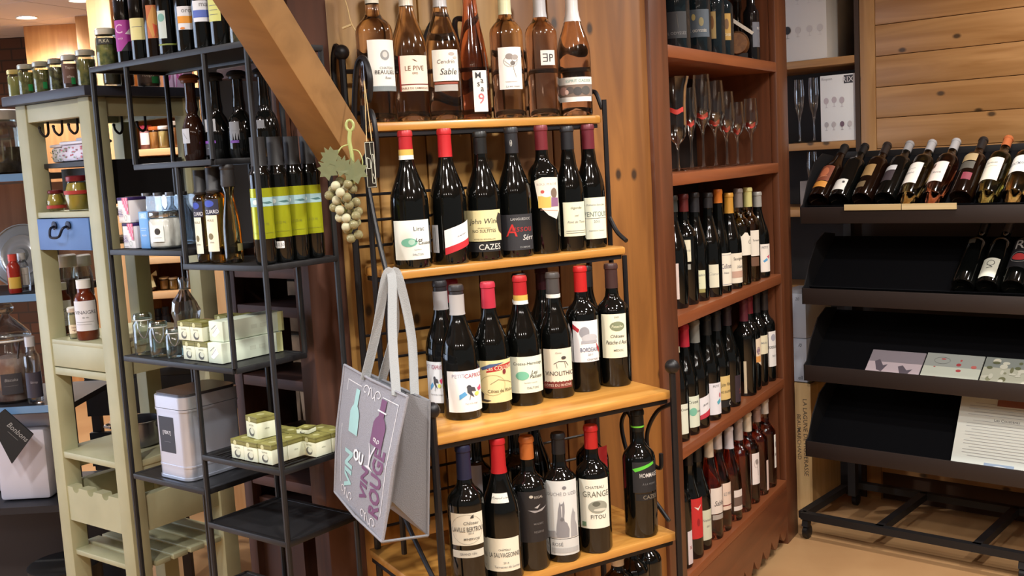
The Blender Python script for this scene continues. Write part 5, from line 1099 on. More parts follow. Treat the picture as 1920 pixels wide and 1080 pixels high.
def soapbox(u, v, z, label, group, rz=0.0, s=.042, h=.041, frm=TIER, tilt=None):
    t = thing('soap_box', label, 'box', frm.P(u, v, z), frm.rz + rz, group)
    MB().box(0, 0, 0, s, s, h).build('carton', SOAP, t, bevel=.001)
    decal('print', t, s, h, soap, flat_map((s / 2, 0, 0), (1, 0, 0), (0, 0, 1)), split=1)
    decal('print', t, s, h, soapside, flat_map((s, s / 2, 0), (0, 1, 0), (0, 0, 1)), split=1)
    decal('print', t, s, s, soaptop, flat_map((s / 2, 0, h), (1, 0, 0), (0, 1, 0)), split=1)
    return t
ua = TIER.at(350, 680, .03)[0]
for i, du in enumerate((0, .0435)):
    for j in range(2):
        soapbox(ua + du - j * .012, .024, zw + j * .0425, ('upper' if j else 'lower') + ' cream soap box ' + ('beside the clip jars' if i == 0 else 'beside the long soap cartons') + TW, sgp)
for k in range(2):
    soapbox(ua + .002 + k * .044, .115 + .02 * (k % 2), zw + .0, 'cream soap box in the back row behind the stacks' + TW, sgp)
    soapbox(ua - .002 + k * .044, .115 + .02 * (k % 2), zw + .0425, 'cream soap box on the back row, olive top showing' + TW, sgp)
ul = ua + .096
long_side = [('r', .45, .4, .55, .6, (196, 204, 184)), ('r', .6, .4, .7, .6, (196, 204, 184)), ('r', .9, 0, 1, 1, (196, 196, 140))]
long_front = [('p', [(.2, .3), (.6, .8), (.8, .5), (.4, .2)], (236, 236, 236)), ('l', [(.3, .4), (.6, .7)], .001, GREY), ('l', [(.2, .6), (.5, .8)], .001, GREY)]
for j in range(2):
    t = thing('soap_carton', ('upper' if j else 'lower') + ' long pale green soap carton of the pair' + TW, 'box', TIER.P(ul - j * .006, .018 + j * .012, zw + j * .0445), TIER.rz, 'long soap cartons' + TW)
    MB().box(0, 0, 0, .047, .165, .0435).build('carton', mat((210, 220, 200), .5), t, bevel=.0015)
    decal('print', t, .165, .0435, long_side, flat_map((.047, .0825, 0), (0, 1, 0), (0, 0, 1)), split=1)
    decal('print', t, .047, .0435, long_front, flat_map((.0235, 0, 0), (1, 0, 0), (0, 0, 1)), split=1)
cbx = thing('cardboard_tray', 'brown cardboard tray behind the clip jars' + TW, 'tray', TIER.P(.085, .125, zw), TIER.rz)
MB().box(0, 0, 0, .10, .004, .055).build('front_wall', mat((150, 120, 84), .8), cbx); MB().box(0, .0, 0, .10, .05, .003).build('bottom', mat((150, 120, 84), .8), cbx); MB().box(0, .046, 0, .10, .05, .062).build('back_wall', mat((140, 110, 76), .8), cbx)
# ------------------------------------------------------------------ tin canister
c = atz(345, 905, LV['tin'][0]); u, v, _ = TIER.uvz(c)
zt = LV['tin'][0]
ti = thing('tin_canister', 'tall silver tin canister with dark label, on the lower left step of tier shelf', 'canister', TIER.P(.083, .014, zt), TIER.rz)
TINM = mat((206, 212, 228), .34, .7)
def rrect(w, d, r, n=6):
    P = []
    for cx_, cy_, a0 in ((w - r, d - r, 0), (r, d - r, 90), (r, r, 180), (w - r, r, 270)):
        for k in range(n + 1): a = math.radians(a0 + 90 * k / n); P.append((cx_ + r * math.cos(a), cy_ + r * math.sin(a)))
    return P
tw_, tdp, th_ = .118, .155, .195
pr = lambda x, y, t: (x, y, t)
MB().prism(rrect(tw_, tdp, .022), .003, th_ * .8, pr).build('body', TINM, ti, angle=30)
for z0, z1, g in ((0, .006, .0015), (.028, .032, .0012), (th_ * .8, th_ * .8 + .005, .002)):
    MB().prism([(x * (1 + 2 * g / tw_) - g, y * (1 + 2 * g / tdp) - g) for x, y in rrect(tw_, tdp, .022)], z0, z1, pr).build('rim', TINM, ti, angle=30)
MB().prism([(x * (1 + .003 / tw_) - .0015, y * (1 + .003 / tdp) - .0015) for x, y in rrect(tw_, tdp, .022)], th_ * .8 + .006, th_ - .006, pr).build('lid', TINM, ti, angle=30)
MB().prism([(x * .96 + tw_ * .02, y * .96 + tdp * .02) for x, y in rrect(tw_, tdp, .022)], th_ - .006, th_, pr).build('lid_top', mat((96, 96, 102), .3, .8), ti, angle=30)
lbl = MB().box(.022, -.0008, .06, .076, .0, .142).build('label', mat((40, 42, 52), .5), ti)
decal('print', lbl, .054, .082, [('t', '[FBK?]', .5, .55, .13, (214, 216, 224)), ('l', [(.3, .3), (.7, .3)], .0008, (120, 122, 130))], flat_map((.049, -.0009, .06), (1, 0, 0), (0, 0, 1)), split=1)
# ------------------------------------------------------------------ soap boxes on the wire step
TX = ', wire step of tier shelf'
zx = LV['wire'][0]; gx = 'small cream and olive soap boxes' + TX
spots = [(0, 0), (.0, .043), (.044, -.002), (.044, .042), (.088, .0), (.088, .044), (.0, .088), (.044, .088), (.128, .085), (.088, .09), (.13, .13), (.088, .135)]
u0_ = TIER.at(432, 848, .01)[0]
nm = ['front row', 'second row', 'front row', 'second row', 'front row', 'second row', 'third row', 'third row', 'outer third row', 'third row', 'outer back row', 'back row']
for k, (du, dv) in enumerate(spots):
    soapbox(u0_ + .004 + du, .010 + dv, zx, 'cream soap box with olive lid, in the ' + nm[k] + TX, gx, rz=math.radians(random.uniform(-2, 2)))
t = soapbox(u0_ + .028, .035, zx + .0425, 'cream soap box on its side atop the others' + TX, gx, rz=math.radians(-10), s=.046, h=.046)
t2 = soapbox(u0_ + .11, .10, zx + .0425, 'small white-topped soap packet lying on the outer boxes' + TX, gx, rz=math.radians(14), s=.03, h=.012)
# ================================================================== cream painted wooden stand
CRM = mat((178, 176, 142), .5, 0, noise=(7., (168, 166, 132))); 
cs = thing('wooden_stand', 'cream painted wooden kitchen stand with blue drawer, hooks and a slotted rail', 'stand', CREAM.P(0, 0), CREAM.rz)
CWd, CDp, LG = CREAMW, .36, .052
cz = lambda x, y: CREAM.at(x, y, .0)[2]
zT = 1.70
for (u, v, nme) in ((0.012, 0.012, 'leg'), (CWd - LG - .012, 0.012, 'leg'), (0.012, CDp - LG, 'leg'), (CWd - LG - .012, CDp - LG, 'leg')):
    MB().box(u, v, 0, u + LG, v + LG, zT - .026).build(nme, CRM, cs, bevel=.003)
MB().box(-.012, -.012, zT - .026, CWd + .012, CDp + .05, zT).build('top_board', mat((52, 54, 66), .5), cs, bevel=.003)
i0, i1 = .012 + LG, CWd - .012 - LG
def rail(z0, z1, name='rail', v0=.016, m=None): return MB().box(i0, v0, z0, i1, v0 + .03, z1).build(name, m or CRM, cs, bevel=.002)
def siderails(z0, z1):
    for u in (.02, CWd - .05): MB().box(u, .012 + LG, z0, u + .03, CDp - LG, z1).build('side_rail', CRM, cs, bevel=.002)
    MB().box(i0, CDp - LG + .006, z0, i1, CDp - .016, z1).build('back_rail', CRM, cs, bevel=.002)
rail(zT - .075, zT - .027); siderails(zT - .075, zT - .027)
zA = cz(110, 398); zB_ = cz(110, 470); zC = cz(160, 645); zC2 = cz(160, 705); zD = cz(150, 858); zE0, zE1 = cz(150, 985), cz(150, 922)
MB().box(.016, .016, zA - .016, CWd - .016, CDp - .01, zA).build('shelf', CRM, cs, bevel=.002)
dr = MB().box(i0 + .002, .010, zB_, i1 - .002, .03, zA - .018).build('drawer', mat((84, 122, 182), .5, 0, noise=(6., (76, 112, 170))), cs, bevel=.002)
dm = (i0 + i1) / 2; dz = (zA + zB_) / 2
MB().tube(bez([(dm - .032, .006, dz + .014), (dm - .03, -.008, dz + .008), (dm - .022, -.016, dz - .012), (dm, -.018, dz - .016), (dm + .022, -.016, dz - .012), (dm + .03, -.008, dz + .008), (dm + .032, .006, dz + .014)]), .0035, 8).build('handle', mat((34, 36, 50), .4, .6), dr)
for s in (-1, 1): MB().lathe([(0, 0), (.010, .002), (.012, .006), (.006, .008), (0, .008)], 14, (dm + s * .034, .011, dz + .016), M=Matrix.Rotation(math.radians(90), 4, 'X')).build('handle_plate', mat((34, 36, 50), .4, .6), dr)
MB().box(i0, .03, zB_ + .01, i1, CDp - LG, zB_ + .02).build('drawer_bottom', CRM, dr)
MB().box(.016, .016, zC - .014, CWd - .016, CDp - .01, zC).build('shelf', CRM, cs, bevel=.002)
rail(zC2 + .012, zC - .012); rail(zC2 - .012, zC2 + .009); siderails(zC2, zC - .014)
MB().box(.016, .016, zD - .018, CWd - .016, CDp - .01, zD).build('shelf', CRM, cs, bevel=.002)
siderails(zD - .06, zD - .018)
# rail with half-round bottle slots
w = i1 - i0; P = [(i0, zE0), (i1, zE0), (i1, zE1)]
for k in range(3):
    c0 = i1 - w * (k + .75) / 3.5 - .012
    for a in range(0, 181, 30): P.append((c0 + .016 * math.cos(math.radians(a)), zE1 - .016 * math.sin(math.radians(a))))
P.append((i0, zE1))
MB().prism(P, .016, .046).build('slotted_rail', CRM, cs); siderails(zE0, zE1)
P2 = [(x, z_) for x, z_ in P]; MB().prism(P2, CDp - LG + .006, CDp - .014).build('slotted_rail', CRM, cs)
for k in range(6):
    v = .02 + k * (CDp - .07) / 5; MB().box(.016, v, .385, CWd - .016, v + .048, .40).build('slat', CRM, cs, bevel=.002)
MB().box(i0, .10, cz(110, 398) + .03, i1, .108, cz(110, 305) - .016).build('back_board', mat((26, 26, 30), .6), cs); MB().box(CWd - .045, .07, cz(110, 398) + .015, CWd - .036, CDp - .06, cz(110, 305)).build('side_board', mat((26, 26, 30), .6), cs)
# hook rail and hooks
HK = mat((36, 30, 28), .45, .5)
for v, us in ((.06, (.09, .16, .235, .30)), (.22, (.10, .20, .31))):
    MB().tube([(.065, v, zT - .045), (CWd - .065, v, zT - .045)], .004, 8).build('hook_bar', HK, cs)
    for u in us:
        MB().tube(bez([(u, v, zT - .045), (u + .002, v - .002, zT - .08), (u + .003, v - .004, zT - .105), (u, v - .012, zT - .114), (u - .006, v - .02, zT - .104), (u - .008, v - .022, zT - .092)]), .0035, 8).build('hook', HK, cs)
        MB().ball((u - .008, v - .022, zT - .090), .0045, 10).build('hook_ball', HK, cs)
# jars on its top
TC = ', on the cream stand top'
def cjar(x, v, R, H, lid, content, label, labels=(), z=zT, group='preserve jars' + TC, shape='straight', name='jar'):
    c = onpl(x, 160, *CREAM.pl(v)); c.z = z
    return jar(label, c, face_cam(c), R, H, lid, content, group, .88, labels, shape=shape, name=name)
OLIVE = mat((120, 118, 60), .7, 0, noise=(80., (180, 172, 100))); TAPEN = mat((96, 66, 54), .8, 0, noise=(60., (120, 90, 80)))
gl = [(.3, .25, .012, .03, (30, 150, 80), None)]
cjar(29, .045, .0205, .078, (206, 190, 120), mat((206, 200, 120), .6), 'slim jar of yellow preserve at the far end' + TC)
cjar(52, .04, .0235, .086, (176, 178, 164), OLIVE, 'first jar of chopped green olives' + TC, gl)
cjar(80, .04, .0225, .086, (176, 178, 164), OLIVE, 'second jar of chopped green olives' + TC, gl)
cjar(108, .045, .020, .088, (150, 150, 140), mat((70, 66, 40), .7, 0, noise=(80., (150, 146, 90))), 'narrow jar of dark tapenade with green flecks' + TC)
cjar(134, .04, .021, .090, (196, 194, 186), TAPEN, 'jar of brown spread with white lettering' + TC, [(0, 1.0, .015, .065, (110, 78, 64), [('t', 'Tapen', .5, .8, .18, (220, 210, 200)), ('t', 'olive', .5, .35, .14, (220, 210, 200))])] + gl)
cjar(165, .035, .0245, .094, (190, 190, 176), GREENP, 'wide jar of pale artichoke at the near corner' + TC)
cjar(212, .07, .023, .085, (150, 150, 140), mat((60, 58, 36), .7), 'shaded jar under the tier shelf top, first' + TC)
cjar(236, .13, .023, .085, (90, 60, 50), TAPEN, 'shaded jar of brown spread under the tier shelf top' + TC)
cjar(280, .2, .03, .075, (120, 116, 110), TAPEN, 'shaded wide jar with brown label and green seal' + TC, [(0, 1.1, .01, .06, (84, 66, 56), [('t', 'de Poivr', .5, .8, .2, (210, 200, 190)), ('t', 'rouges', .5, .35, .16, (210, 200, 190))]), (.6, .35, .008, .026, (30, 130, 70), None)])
for x, ttl in ((316, 'small pink and white box, first of two'), (337, 'small pink and white box, second of two')):
    c = onpl(x, 165, *CREAM.pl(.33)); t = thing('sweet_box', ttl + TC, 'box', (c.x, c.y, zT), CREAM.rz, 'pink boxes' + TC)
    MB().box(-.022, 0, 0, .022, .03, .09).build('carton', mat((226, 190, 222), .5), t, bevel=.001)
    decal('print', t, .044, .09, [('e', .55, .5, .3, .2, (206, 80, 160)), ('e', .6, .52, .15, .1, (226, 170, 210)), ('l', [(.2, .1), (.5, .9)], .003, (206, 80, 160))], flat_map((0, 0, 0), (1, 0, 0), (0, 0, 1)), split=1)
# floral tins behind the hooks, on the stand's back board level
def fbox(label, u0, u1, h, v, d, m, blots):
    t = thing('floral_tin', label, 'tin', CREAM.P(u0, v, zH), CREAM.rz, 'floral storage tins behind the cream stand')
    w = u1 - u0
    MB().box(0, 0, 0, w, d, h * .72).build('body', m, t, bevel=.008); MB().box(-.003, -.003, h * .72, w + .003, d + .003, h * .86).build('lid', mat((226, 224, 236), .4), t, bevel=.006)
    MB().box(w * .3, d * .3, h * .86, w * .7, d * .7, h).build('knob', mat((226, 224, 236), .4), t, bevel=.006)
    r_ = random.Random(9); art = [('e', r_.uniform(.06, .94), r_.uniform(.1, .9), .035, .05, r_.choice(blots)) for _ in range(26)]
    decal('print', t, w, h * .7, art, flat_map((w / 2, -.0005, 0), (1, 0, 0), (0, 0, 1)), split=1)
zH = cz(110, 305) + .002
# a plank shelf in the stand carries them
MB().box(i0, .05, zH - .014, i1, CDp - LG - .012, zH - .001).build('shelf', mat((40, 38, 38), .6), cs)
fbox('white tin printed with small red flowers behind the stand legs', .072, .128, .058, .07, .06, mat((222, 220, 230), .4), [(120, 150, 110), (70, 80, 90), (150, 170, 140)])
fbox('larger lilac-white tin printed with pink roses behind the stand legs', .14, .26, .064, .06, .08, mat((214, 206, 220), .4), [(196, 96, 110), (150, 70, 90), (130, 150, 120)])
MUST = mat((216, 184, 70), .4, 0)
def sjar(x, y, yt, R, v, z, **kw):
    c = onpl(x, y, *CREAM.pl(v)); c.z = z; return c, face_cam(c), zat(c.x, c.y, yt) - z
c, rz, H = sjar(102, 380, 357, .0, .056, zA)
jar('small mustard jar with red lid and red band in the cream stand', CREAM.P(.096, .056, zA), rz, .026, max(.05, H), (110, 30, 36), MUST, 'mustard jars above the blue drawer', .95, [(0, 1.3, .008, .017, (176, 50, 40), None)], shape='belly')
c, rz, H = sjar(144, 370, 330, .0, .06, zA)
jar('big mustard jar with red lid and red band in the cream stand', CREAM.P(.205, .058, zA), rz, .036, H, (120, 30, 38), MUST, 'mustard jars above the blue drawer', .95, [(0, 1.3, .045, .055, (176, 50, 40), None)], shape='belly')
AMBER = mat((96, 34, 14), .15, 0, spec=.6)
def vin(x, yt, R, v, label):
    c, rz, H = sjar(x, 600, yt, 0, v, zC)
    bottle(label, c, rz, H, R, 'pharmacy', AMBER, ((226, 226, 224), H * .86, (.5, 0)), [dict(az=-.1, half=1.15, z0=H * .16, z1=H * .66, col=(220, 220, 226), art=[('t', 'VINAIGRE', .5, .62, .12, (90, 90, 100)), ('t', 'de vin', .5, .45, .06, GREY), ('l', [(.1, .3), (.8, .3)], .0008, GREY), ('l', [(.1, .22), (.7, .22)], .0008, GREY)])], 'vinegar bottles in the cream stand', name='vinegar_bottle')
vin(119, 531, .0285, .10, 'amber vinegar bottle with white cap, set back in the cream stand')
vin(163, 525, .030, .055, 'amber vinegar bottle with white cap, at the front of the cream stand')
c, rz, H = sjar(138, 600, 576, 0, .05, zC)
jar('small jar of cream sauce between the amber vinegar bottles', c, rz, .0155, H, (210, 206, 196), mat((216, 200, 160), .6), None, .9, [(0, 1.0, .015, .04, (230, 216, 186), [('t', 'Sauce', .5, .7, .2, (120, 60, 50)), ('t', 'Aïgre', .5, .35, .22, (120, 60, 50))])])
for x, v, ttl in ((130, .15, 'large jar of dark preserve behind the vinegar bottles'), (158, .24, 'second large jar of dark preserve behind the vinegar bottles')):
    c = onpl(x, 560, *CREAM.pl(v)); c.z = zC
    jar(ttl, c, face_cam(c), .032, zat(c.x, c.y, 478) - zC, (176, 172, 168), mat((90, 58, 50), .8, 0, noise=(40., (140, 100, 90))), 'large preserve jars in the cream stand', .8)
# metal pot with tilted lid on the lower shelf
c = onpl(168, 810, *CREAM.pl(.2)); c.z = zD
pt = thing('stock_pot', 'shiny steel pot on the lower shelf of the cream stand', 'pot', CREAM.P(CWd * .52, .17, zD), 0)
MB().lathe([(0, .002), (.065, 0), (.07, .006), (.07, .07), (.074, .073), (.067, .073), (.064, .01), (0, .008)], 32).build('body', mat((150, 152, 160), .25, .9), pt)
for s in (-1, 1): MB().tube(bez([(s * .068, -.02, .055), (s * .088, -.012, .058), (s * .088, .012, .058), (s * .068, .02, .055)]), .004, 8).build('handle', mat((150, 152, 160), .25, .9), pt)
# crumpled clear bag beside the clip jars
c = onpl(240, 600, *CREAM.pl(.10)); c.z = zC
bgp = [(0, 0), (.045, .004), (.055, .06), (.06, .10), (.05, .13), (.03, .15), (.018, .165), (.022, .19), (.02, .2)]
m = MB().lathe(bgp, 26); rb = random.Random(4)
m.v = [(x * (1 + rb.uniform(-.16, .16)), y * (1 + rb.uniform(-.16, .16)), max(.001, z_ + rb.uniform(-.006, .006))) for x, y, z_ in m.v]
cb = thing('plastic_bag', 'crumpled clear plastic gift bag standing behind the clip jars', 'bag', TIER.P(.042, .155, LV['wide'][0]), 0)
m.v = [(x * .52, y * .4, z_ * .8) for x, y, z_ in m.v]
m.build('film', thin_glass((190, 188, 186), 1.0, .22), cb, angle=15)
MB().tube([(.0105 * math.cos(a), .008 * math.sin(a), .133) for a in [i * .5236 for i in range(12)]], .002, 6, closed=True).build('tie', mat((206, 200, 180), .5), cb)
# ================================================================== tall dark wooden shelf behind the tier shelf
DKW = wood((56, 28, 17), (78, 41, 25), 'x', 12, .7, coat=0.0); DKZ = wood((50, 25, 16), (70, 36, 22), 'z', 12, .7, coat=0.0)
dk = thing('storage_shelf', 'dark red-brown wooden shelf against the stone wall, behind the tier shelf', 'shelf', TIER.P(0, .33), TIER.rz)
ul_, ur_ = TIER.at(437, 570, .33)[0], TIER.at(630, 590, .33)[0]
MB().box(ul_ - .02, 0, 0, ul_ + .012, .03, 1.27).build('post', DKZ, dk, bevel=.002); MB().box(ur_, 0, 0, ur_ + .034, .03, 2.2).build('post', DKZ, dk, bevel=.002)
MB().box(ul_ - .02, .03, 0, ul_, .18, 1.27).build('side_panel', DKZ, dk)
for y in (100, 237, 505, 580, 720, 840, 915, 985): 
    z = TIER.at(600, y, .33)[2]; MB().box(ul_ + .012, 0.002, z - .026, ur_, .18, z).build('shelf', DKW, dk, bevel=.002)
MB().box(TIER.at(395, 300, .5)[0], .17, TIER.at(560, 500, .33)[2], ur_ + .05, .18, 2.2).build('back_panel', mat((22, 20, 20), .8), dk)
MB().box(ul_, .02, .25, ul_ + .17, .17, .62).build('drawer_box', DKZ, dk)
# ================================================================== bright pine shelves in the back room
BY = 4.45
bp_ = thing('pine_shelf', 'brightly lit pine shelf unit with jars in the back room', 'shelf', (0, BY, 0), 0)
PN = wood((214, 160, 104), (230, 184, 130), 'z', 10, .5); PNX = wood((222, 170, 112), (236, 192, 140), 'x', 10, .5)
bx = lambda x, y=300: aty(x, y, BY).x
bz = lambda x, y: aty(x, y, BY).z
for x0, x1, d in ((192, 236, .03), (432, 452, .03)): MB().box(bx(x0), -.01, 0, bx(x1), .02, 2.25).build('upright', PN, bp_, bevel=.003)
MB().box(bx(216), .021, 0, bx(216) + .02, .35, 2.25).build('side_panel', PN, bp_); MB().box(bx(378), 0, 0, bx(384), .35, 2.25).build('side_panel', PN, bp_); 
MB().box(bx(384), -.005, 0, bx(405), .02, bz(390, 500)).build('upright', PN, bp_)
MB().box(bx(192), .35, 0, bx(452), .37, 2.25).build('back_panel', wood((150, 100, 60), (170, 118, 74), 'z', 10, .6), bp_)
BLV = [bz(300, y) for y in (175, 278, 316, 482, 548, 640)]
for z in (BLV[0], BLV[1], BLV[3], BLV[4], BLV[5], .25): MB().box(bx(216) + .021, 0, z - .028, bx(440), .34, z).build('shelf', PNX, bp_, bevel=.002)
MB().box(bx(248, 500), -.012, .0, bx(256, 500), .0, BLV[3]).build('front_post', mat((40, 30, 26), .6), bp_)
def bjar(x, lev, R, H, lid, content, label, v=.08, shape='straight', labels=()):
    c = aty(x, 300, BY + v); c = aty(x, proj((c.x, c.y, BLV[lev]))[1], BY + v)
    return jar(label, (c.x, BY + v, BLV[lev]), face_cam(c), R * .56, H * .85, lid, content, 'jars on the back room shelves', .9, labels, shape=shape)
RS = ', back room shelf'
bjar(276, 1, .05, .12, (226, 90, 120), mat((236, 150, 160), .6), 'pink and white jar with red lid, first' + RS, labels=[(0, .9, .02, .07, (240, 230, 226), None)])
bjar(293, 1, .045, .11, (220, 120, 60), mat((226, 150, 80), .5), 'orange marmalade jar with orange lid' + RS)
bjar(309, 1, .04, .11, (240, 236, 230), mat((230, 190, 120), .5), 'honey jar with white lid' + RS)
bjar(330, 1, .04, .13, (200, 190, 180), mat((190, 120, 70), .5), 'tall amber jar, upper row' + RS)
bjar(352, 1, .035, .14, (60, 100, 160), mat((60, 140, 90), .5), 'blue-lidded green jar by the stand leg' + RS)
for x, l, cc, ttl in ((247, (220, 170, 40), (200, 140, 40), 'tiny yellow-capped jar, lower row'), (268, (226, 220, 210), (130, 70, 60), 'small white-lidded jam jar, lower row'), (283, (60, 40, 36), (190, 180, 170), 'small dark-lidded cream jar, lower row')):
    c = aty(x, 303, BY + .05); jar(ttl + RS, (c.x, BY + .05, BLV[2]), face_cam(c), .016, .043, l, mat(cc, .5), 'jars on the back room shelves', .9)
MB().box(bx(236), .002, BLV[2] - .03, bx(378), .34, BLV[2]).build('shelf', PNX, bp_, bevel=.002)
bj = bjar(284, 4, .045, .085, (110, 70, 50), mat((110, 60, 40), .5), 'dark preserve jar with a cream bow' + RS)
for s in (-1, 1): MB().prism([(0, .07), (s * .026, .088), (s * .028, .066)], -.046, -.04, lambda x, y, t: (x, t, y)).build('bow', mat((226, 216, 170), .6), bj)
MB().prism([(-.008, .07), (.008, .07), (.02, .02), (-.012, .015)], -.046, -.04, lambda x, y, t: (x, t, y)).build('ribbon_tail', mat((226, 216, 170), .6), bj)
bjar(310, 4, .04, .065, (230, 220, 190), mat((206, 150, 80), .5), 'small honey pot beside the bow jar' + RS)
bjar(327, 4, .035, .062, (230, 220, 190), mat((216, 170, 90), .5), 'smaller honey pot beside the stand leg' + RS)
bjar(360, 4, .045, .12, (200, 196, 186), mat((150, 110, 70), .5), 'stoppered jar of amber preserve, lower shelf end' + RS)
for x, H, ttl in ((296, .16, 'blue-glass bottle with grey cap, first'), (310, .17, 'blue-glass bottle with grey cap, second'), (362, .17, 'blue-glass bottle with grey cap, by the pine upright')):
    c = aty(x, 580, BY + .08); bottle(ttl + RS, (c.x, BY + .08, BLV[5]), face_cam(c), H * .8, .02, 'oil', mat((50, 60, 76), .1), ((120, 130, 140), H * .8), (), 'blue bottles on the back room shelf', name='bottle')
# dark table frame and bins at the back, seen through the racks
tb = thing('side_table', 'dark metal table frame in the back room behind the cream stand', 'table', (0, 3.55, 0), 0)
tx = lambda x, y=900: aty(x, y, 3.55).x
MB().box(tx(150), .12, .77, tx(470), .6, .80).build('table_top', mat((30, 28, 30), .5), tb, bevel=.003)
MB().box(tx(150), .12, .64, tx(470), .14, .77).build('apron', mat((26, 24, 27), .6), tb)
MB().box(tx(150), .14, .44, tx(330), .58, .46).build('lower_shelf', mat((30, 28, 30), .5), tb); MB().box(tx(150), .12, .46, tx(330), .14, .58).build('lower_panel', mat((26, 24, 27), .6), tb)
for x in (152, 302, 446):
    for v in (.12, .56): MB().box(tx(x), v + .021, 0, tx(x) + .03, v + .05, .77).build('leg', mat((50, 36, 34), .5), tb)
fo = thing('foil_tray', 'crumpled silver foil tray on the dark table in the back room', 'tray', (tx(310, 710), 3.78, .80), 0)
m = MB().lathe([(0, .004), (.05, .002), (.06, .0), (.085, .04), (.08, .06), (.06, .07), (.03, .075), (0, .07)], 22); m.v = [(x * (1 + rb.uniform(-.2, .2)), y * (1 + rb.uniform(-.2, .2)), z_ * (1 + rb.uniform(-.25, .2))) for x, y, z_ in m.v]
m.build('foil', mat((200, 200, 204), .18, .95), fo, angle=10)
MB().tube([(.086 * math.cos(i * .3927), .086 * math.sin(i * .3927), .041) for i in range(16)], .003, 6, closed=True).build('rim', mat((200, 200, 204), .18, .95), fo)
# ================================================================== metal table with daylight painted blue on its board edges at the far left
FY = 3.25
fx = lambda x, y: aty(x, y, FY).x
fz = lambda x, y: aty(x, y, FY).z
ft = thing('metal_shelf', 'dark metal shelf with daylight painted on board edges, glass jars, left of the cream stand', 'shelf', (0, FY, 0), 0)
DAYGLINT = mat((120, 160, 206), .35, .3); DKM = mat((40, 40, 46), .5, .3)  # cool daylight on the board edges, put into their colour
ux1 = fx(104, 500)
shz = {}
for key, y in (('a', 325), ('b', 552), ('c', 762), ('d', 950)):
    z = fz(40, y); shz[key] = z
    MB().box(ux1 - .7, .0, z - .02, ux1, .38, z - .002).build('shelf_board', DKM, ft)
    MB().box(ux1 - .7, -.006, z - .022, ux1, .0, z).build('edge_strip', DAYGLINT if key != 'd' else DKM, ft)
for v in (0, .36): MB().box(ux1 - .012, v, 0, ux1 + .006, v + .02, shz['a']).build('post', mat((60, 60, 68), .5, .3), ft)
for v in (0.0,): MB().box(ux1 - .7, v, 0, ux1 - .68, v + .02, shz['a']).build('post', DKM, ft)
MB().box(ux1 - .7, .36, shz['b'], ux1, .37, shz['a'] - .03).build('back_panel', wood((150, 96, 60), (176, 118, 78), 'z', 10, .6), ft)
MB().box(ux1 - .7, .36, .0, ux1, .37, .40).build('back_panel', mat((58, 50, 48), .7), ft)  # added dark board, stands in for the shaded floor under the shelf
def fpos(x, key, v): 
    c = aty(x, 400, FY + v); c = aty(x, proj((c.x, c.y, shz[key]))[1], FY + v); return Vector((c.x, FY + v, shz[key]))
CLEAR = thin_glass((226, 228, 230), 1.0, .09)
c = fpos(6, 'a', .14)
jar('tall clear glass jar of nuts on the top of the metal shelf', c, face_cam(c), .07, .20, (200, 196, 196), mat((130, 108, 90), .8, 0, noise=(30., (90, 70, 56))), 'big glass jars on the metal shelf', .5)
c = fpos(22, 'b', .1)
ld = thing('glass_dish', 'large ridged clear glass dish leaning on the middle board of the metal shelf', 'dish', c + Vector((0, 0.1, .105)), 0)
Ml = Matrix.Rotation(math.radians(78), 4, 'X')
MB().lathe([(0, .02), (.02, .02), (.024, .008), (.04, .012), (.05, .004), (.066, .010), (.074, .002), (.092, .006), (.1, 0)], 30, M=Ml).build('disc', mat((150, 152, 156), .2, .3), ld, angle=60)
MB().lathe([(.1, 0), (.104, .003), (.1, .006)], 30, M=Ml).build('rim', mat((176, 178, 182), .2, .3), ld)
c = fpos(30, 'b', .05)
bottle('small red sauce bottle with yellow label on the middle board of the metal shelf', c, face_cam(c), .12, .02, 'pharmacy', mat((150, 40, 28), .2), ((206, 70, 60), .10), [dict(az=0, half=1.0, z0=.015, z1=.05, col=(206, 170, 70), art=None)], None, name='sauce_bottle')
c = fpos(47, 'b', .07)
bottle('small white-labelled bottle beside the red sauce bottle', c, face_cam(c), .12, .019, 'pharmacy', CLEAR, ((190, 190, 190), .10), [dict(az=0, half=1.0, z0=.02, z1=.075, col=(206, 200, 196), art=[('l', [(.2, .6), (.8, .6)], .001, GREY)])], None, name='sauce_bottle')
c = fpos(28, 'c', .11)
ap = thing('apothecary_jar', 'large clear apothecary jar with knobbed lid and dark label on the metal shelf', 'jar', c, face_cam(c))
MB().lathe([(0, .004), (.06, 0), (.066, .008), (.07, .12), (.068, .17), (.06, .185), (.06, .195)], 30).build('glass', CLEAR, ap, angle=50)
MB().lathe([(.066, .196), (.07, .20), (.066, .215), (.05, .235), (.03, .255), (.014, .27), (.012, .275), (.024, .285), (.026, .298), (.02, .31), (0, .314)], 30).build('lid', thin_glass((220, 224, 226), 1.0, .14), ap, angle=60)
MB().tube([(.068 * math.cos(i * .2618), .068 * math.sin(i * .2618), .197) for i in range(24)], .004, 6, closed=True).build('seal_ring', mat((214, 214, 214), .4), ap)
mb = MB(); nx = 8; mb.add([(.0712 * math.sin(-.5 + i * .11), -.0712 * math.cos(-.5 + i * .11), .03 + j * .065) for j in range(2) for i in range(nx + 1)], [(i, i + 1, i + nx + 2, i + nx + 1) for i in range(nx)])
lo = mb.build('label', mat((50, 48, 54), .6), ap, fix=False); decal('print', lo, .06, .065, [('t', 'Biscuits', .5, .7, .14, (150, 148, 150), .2), ('l', [(.1, .4), (.8, .42)], .0008, (120, 118, 120))], cyl_map(.0713, -.06, .03))
MB().lathe([(0, .006), (.058, .006), (.062, .10), (.05, .14), (0, .15)], 20).build('contents', mat((176, 130, 112), .8, 0, noise=(26., (214, 190, 176)), trans=.2), ap)
